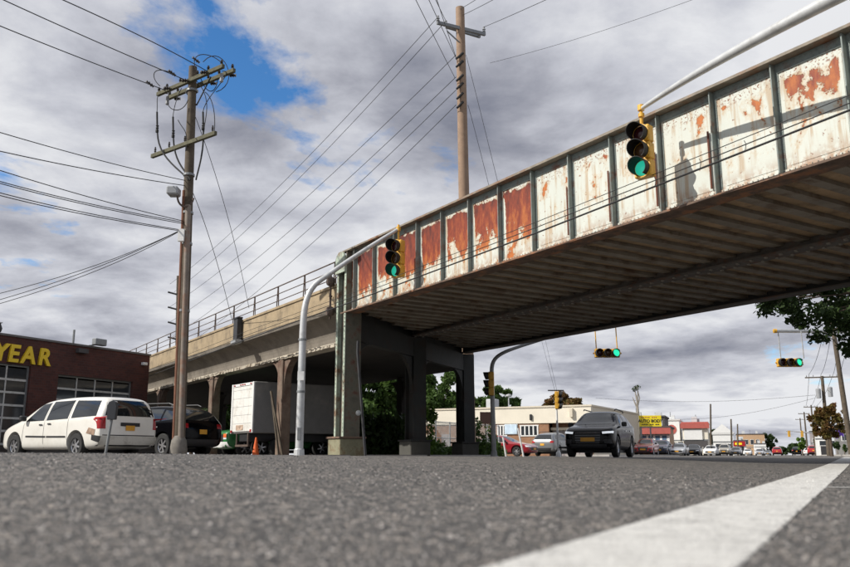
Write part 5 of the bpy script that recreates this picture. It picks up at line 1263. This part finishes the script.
tpix(378, 372, 446, 64, 60, 9000, .20, m_leaf, 'broad green tree behind the front steel column', 12, clumps=34)
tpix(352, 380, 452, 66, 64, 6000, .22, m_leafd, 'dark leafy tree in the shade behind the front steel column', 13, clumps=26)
tpix(494, 386, 425, 52, 112, 6000, .30, m_leaf, 'rounded tree above the cream building roof beside bent signal pole', 14)
tpix(563, 393, 420, 44, 118, 4500, .30, m_leafa, 'yellowing tree peeping over the cream building roof corner', 15)
tpix(226, 398, 440, 40, 62, 5000, .20, m_leaf, 'green tree visible through the viaduct bay above green truck', 16)
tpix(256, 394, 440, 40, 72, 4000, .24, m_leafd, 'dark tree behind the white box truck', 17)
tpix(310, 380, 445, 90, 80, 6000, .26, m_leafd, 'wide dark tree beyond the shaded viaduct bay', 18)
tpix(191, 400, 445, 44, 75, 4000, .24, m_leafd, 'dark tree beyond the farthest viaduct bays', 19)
tpix(832, 400, 444, 36, 60, 5200, .12, m_leafa, 'reddish autumn street tree before the leaning lamp pole', 20, trunk=.12, clumps=60, rs=.62)
tpix(803, 438, 452, 11, 175, 1500, .25, m_leafb, 'small bright green tree at the far right kerb', 21, clumps=14)
tpix(770, 433, 452, 15, 260, 2000, .45, m_leafd, 'dark round tree at the end of the street', 22, clumps=14)
tpix(795, 440, 453, 14, 320, 1500, .5, m_leafd, 'low dark distant tree right of the street end', 23, clumps=14)
tpix(783, 446, 454, 24, 480, 1500, .8, m_leafd, 'far dark tree closing the street', 24, clumps=14)
tpix(752, 442, 454, 16, 330, 1500, .5, m_leafd, 'far dark tree behind the little white shop', 25, clumps=14)
tpix(715, 429, 452, 22, 190, 2500, .35, m_leafd, 'dark tree behind the white gabled house', 26, clumps=16)
tpix(845, 444, 453, 7, 74, 900, .07, m_leaf, 'clipped round shrub before the pale house', 27, clumps=8, trunk=.05, cat='shrub')
tpix(838, 440, 452, 9, 95, 900, .12, m_leafd, 'dark hedge plant by the white house', 28, clumps=8, trunk=.05, cat='shrub')
# bare snag next to the yellow sign
sb_ = on_ground(640, 94); t = thing('bare_tree', 'bare leafless trunk standing behind the yellow sign', 'tree', sb_)
q = lambda x, y: at(x - 1.5, y, 94) - sb_
m_snag = mat('snag_bark', (.30, .27, .23), .9)
MB().tube([(0, 0, 0), q(640, 420), q(638.5, 400)], [.24, .17, .10], 8).build('trunk', m_snag, t, smooth=True)
for pts in (((639.5, 410), (636, 402), (634, 397)), ((638.8, 402), (637, 394), (636, 387)), ((638.6, 401), (639.5, 392), (638, 386)), ((639, 406), (641, 398), (640, 393))):
    MB().tube([q(*p) for p in pts], [.10, .07, .03], 6).build('branch', m_snag, t)
mb = [(q(636, 389), (.35, .3, .3), 1), (q(639, 387), (.4, .3, .25), 1)]; leaves(mb, 120, .1, 'ivy', m_leafd, t)
# near tree whose branches hang into view on the right
tb_ = Vector((17.3, 25.5, 0)); t = thing('tree', 'dark leafy branches of a near tree hanging beside the level signal arm', 'tree', tb_)
br = MB().tube([(0, 0, -.1), (-.2, 0, 3), (-.5, .1, 6.0), (-.6, 0, 9)], [.28, .24, .18, .06], 12)
cl = []; rnd = random.Random(5)
for k in range(120):
    px = rnd.uniform(754, 900); f = (px - 752) / 98
    ylo = 312 + min(f, 1.0) ** 1.5 * 42; py = rnd.uniform(262, ylo)
    if px < 790: py = rnd.uniform(288, 312)
    Y = rnd.uniform(23.8, 27.2); c = at(px, py, Y) - tb_; r = rnd.uniform(.22, .5) * (0.6 + .5 * min(f, 1))
    cl.append((c, (r, r, r * .7), r ** 2))
    if k % 3 == 0: br.tube(bez([(-.35, 0, 4.2 + rnd.uniform(0, 1.5)), Vector((-.35, 0, 5)).lerp(c, .5) + Vector((0, 0, .5)), c], 6), [.06 - .008 * i for i in range(7)], 6)
for k in range(30):
    d = Vector((rnd.gauss(0, 1), rnd.gauss(0, 1), rnd.gauss(0, 1))).normalized() * rnd.uniform(.3, 1); c = Vector((-.5 + d.x * 3.0, d.y * 2.6, 7.0 + d.z * 2.2)); cl.append((c, (.8, .8, .6), .5))
br.build('trunk', m_bark, t, smooth=True); leaves(cl, 17000, .095, 'crown', m_leafd, t)
# ------------------------------------------------------------------ fence, weeds and vines by the bridge columns
fe = thing('chain_link_fence', 'chain link fence with pale rails between the dark bridge columns', 'fence', on_ground(424, 45))
fa, fb_ = on_ground(421, 44), on_ground(499, 52); fd = fb_ - fa; npost = 7
for i in range(npost):
    p = fa + fd * i / (npost - 1) - fe.location; MB().tube([p, p + Vector((0, 0, 1.9))], .035, 8).build('post', m_galv, fe)
for z in (1.86, 1.0): MB().tube([fa - fe.location + Vector((0, 0, z)), fb_ - fe.location + Vector((0, 0, z))], .022, 6).build('rail', m_galv, fe)
mb = MB(); n = 150
for i in range(n):
    for dr in (1, -1):
        x0 = i / n; x1 = x0 + dr * .12
        if not 0 <= x1 <= 1: continue
        p = fa + fd * x0 - fe.location; q_ = fa + fd * x1 - fe.location; mb.bar(p + Vector((0, 0, .05)), q_ + Vector((0, 0, 1.85)), .007)
stuff(mb.build('wire_mesh', m_galvdark, fe))
for (x0, y0, xb, lb) in ((505, 437, 506, 'short white leaning stake before the red sedan tail'), (520, 428, 523.5, 'taller white leaning stake before the red sedan door')):
    b_ = on_ground(xb, 45); o = MB().tube([b_, at(x0 - 2, y0, 45)], .045, 8).build('marker_stake', m_white, None, world=True, loc=b_); tag(o, lb, 'stake')
bb = on_ground(486, 43); t = thing('notice_board', 'dark brown square board on a post behind the bent signal pole', 'sign', bb)
MB().box(-.28, .28, -.03, .03, at(486, 424, 43).z, at(486, 412, 43).z).build('board', m_dirtbrown, t); MB().tube([(0, .06, 0), (0, .06, at(486, 415, 43).z)], .03, 8).build('post', m_galvdark, t)
def vine(px, Y, ytop, n, label, wd=.35, m=m_leafb):
    b_ = on_ground(px, Y); h = at(px, ytop, Y).z; t = thing('climbing_vine', label, 'vine', b_)
    MB().tube([(0, 0, 0), (.05, 0, h * .5), (-.04, 0, h)], .02, 6).build('stem', m_bark, t)
    rnd = random.Random(int(px)); cl = [((rnd.uniform(-wd, wd), rnd.uniform(-.2, .2), rnd.uniform(.1, h)), (.22, .2, .3), 1) for _ in range(16)]
    leaves(cl, n, .09, 'foliage', m, t)
vine(426.5, 33.5, 407, 700, 'bright green climbing vine beside the middle bridge column', .3)
vine(478, 40, 419, 500, 'tangled vine on the fence right of the last bridge column', .35, m_leaf)
vine(486, 42, 424, 500, 'tangled vine under the brown board', .45, m_leaf)
mb = [((0, 0, 0), (1, 1, 1), 1)]
gl = []
rnd = random.Random(9)
for k in range(70):
    f = rnd.random(); p = on_ground(418 + 84 * f, 40 + 8 * f + rnd.uniform(-1, 1)); gl.append((p + Vector((0, 0, rnd.uniform(.1, .5))), (.4, .3, .35), 1))
o = leaves(gl, 4500, .12, 'roadside_weeds', m_leaf, None); o['kind'] = 'stuff'; o['label'] = 'green weeds growing along the fence foot'
gl = []
for k in range(120):
    f = rnd.random(); p = on_ground(352 + 60 * f, 37 + rnd.uniform(-2, 6)); gl.append((p + Vector((0, 0, rnd.uniform(.1, 1.5))), (.6, .5, .45), 1))
o = leaves(gl, 9000, .16, 'undergrowth', m_leafd, None); o['kind'] = 'stuff'; o['label'] = 'dark undergrowth behind the front steel column'

# ------------------------------------------------------------------ loose-looking aggregate standing proud of the asphalt near the camera
def gzv(x, y):
    l = -(x * RT.x + y * RT.y); t = x * S_.x + y * S_.y; d = np.hypot(x, y); fade = np.exp(-(d / 28.0) ** 4)
    return fade * (-.112 * np.exp(-(l / 3.2) ** 2) + (.082 + .036 * np.exp(-((t - 5.0) / 5.5) ** 2)) * np.exp(-((l - 7.0) / 3.0) ** 2)) - .004
def aggregate(n):
    rng = np.random.default_rng(4)
    Y = 1 / rng.uniform(1 / 11.0, 1 / 1.05, n); X = rng.uniform(-.62, .62, n) * Y + rng.uniform(-.3, .3, n)
    r = rng.uniform(.0032, .0078, n) * np.minimum(np.maximum(1, Y / 3.2), 2.0) ** .8; h = r * rng.uniform(.3, .95, n)
    col = np.array([(.03, .029, .029), (.07, .067, .064), (.12, .112, .105), (.25, .22, .19), (.42, .39, .36)])[rng.choice(5, n, p=(.30, .32, .20, .11, .07))] * rng.uniform(.8, 1.15, n)[:, None] * np.clip(1.15 - Y * .06, .55, 1)[:, None] ** 1.0
    nn = np.array((-dl.y, dl.x)); off = (X - pa.x) * nn[0] + (Y - pa.y) * nn[1]; inl = (np.abs(off) < .2)
    wob = np.abs(off) < .2 + rng.normal(0, .006, n)
    col[wob] = np.array((.57, .56, .53)) * rng.uniform(.70, 1.1, wob.sum())[:, None]; h[wob] *= .7
    Z = gzv(X, Y) + np.where(inl, .003, -.001)
    k = 6; th = np.arange(k) / k * 2 * np.pi; V = np.zeros((n, k + 1, 3)); el = rng.uniform(.7, 1.3, (n, k)); ph = rng.uniform(0, 6.28, n)
    V[:, :k, 0] = X[:, None] + r[:, None] * el * np.cos(th + ph[:, None]); V[:, :k, 1] = Y[:, None] + r[:, None] * el * np.sin(th + ph[:, None]); V[:, :k, 2] = Z[:, None] - .001
    V[:, k, 0] = X + r * rng.uniform(-.3, .3, n); V[:, k, 1] = Y + r * rng.uniform(-.3, .3, n); V[:, k, 2] = Z + h
    b = (np.arange(n) * (k + 1))[:, None, None]; F = np.stack([np.arange(k), (np.arange(k) + 1) % k, np.full(k, k)], 1)[None] + b; F = F.reshape(-1)
    nf = n * k; me = bpy.data.meshes.new('aggregate'); me.vertices.add(n * (k + 1)); me.vertices.foreach_set('co', V.ravel()); me.loops.add(nf * 3); me.loops.foreach_set('vertex_index', F); me.polygons.add(nf); me.polygons.foreach_set('loop_start', np.arange(nf) * 3); me.update(calc_edges=True)
    me.polygons.foreach_set('use_smooth', [True] * nf)
    ca = me.color_attributes.new('stone', 'FLOAT_COLOR', 'POINT'); C4 = np.ones((n, k + 1, 4)); C4[:, :, :3] = col[:, None, :]; ca.data.foreach_set('color', C4.ravel())
    m = bpy.data.materials.new('aggregate_stone'); m.use_nodes = True; t = m.node_tree; a = t.nodes.new('ShaderNodeVertexColor'); a.layer_name = 'stone'; t.links.new(a.outputs[0], t.nodes['Principled BSDF'].inputs['Base Color']); t.nodes['Principled BSDF'].inputs['Roughness'].default_value = .6
    me.materials.append(m); o = bpy.data.objects.new('road_aggregate', me); COL.objects.link(o); o['kind'] = 'stuff'; o['label'] = 'small stones set in the asphalt road surface'; return o
aggregate(80000)
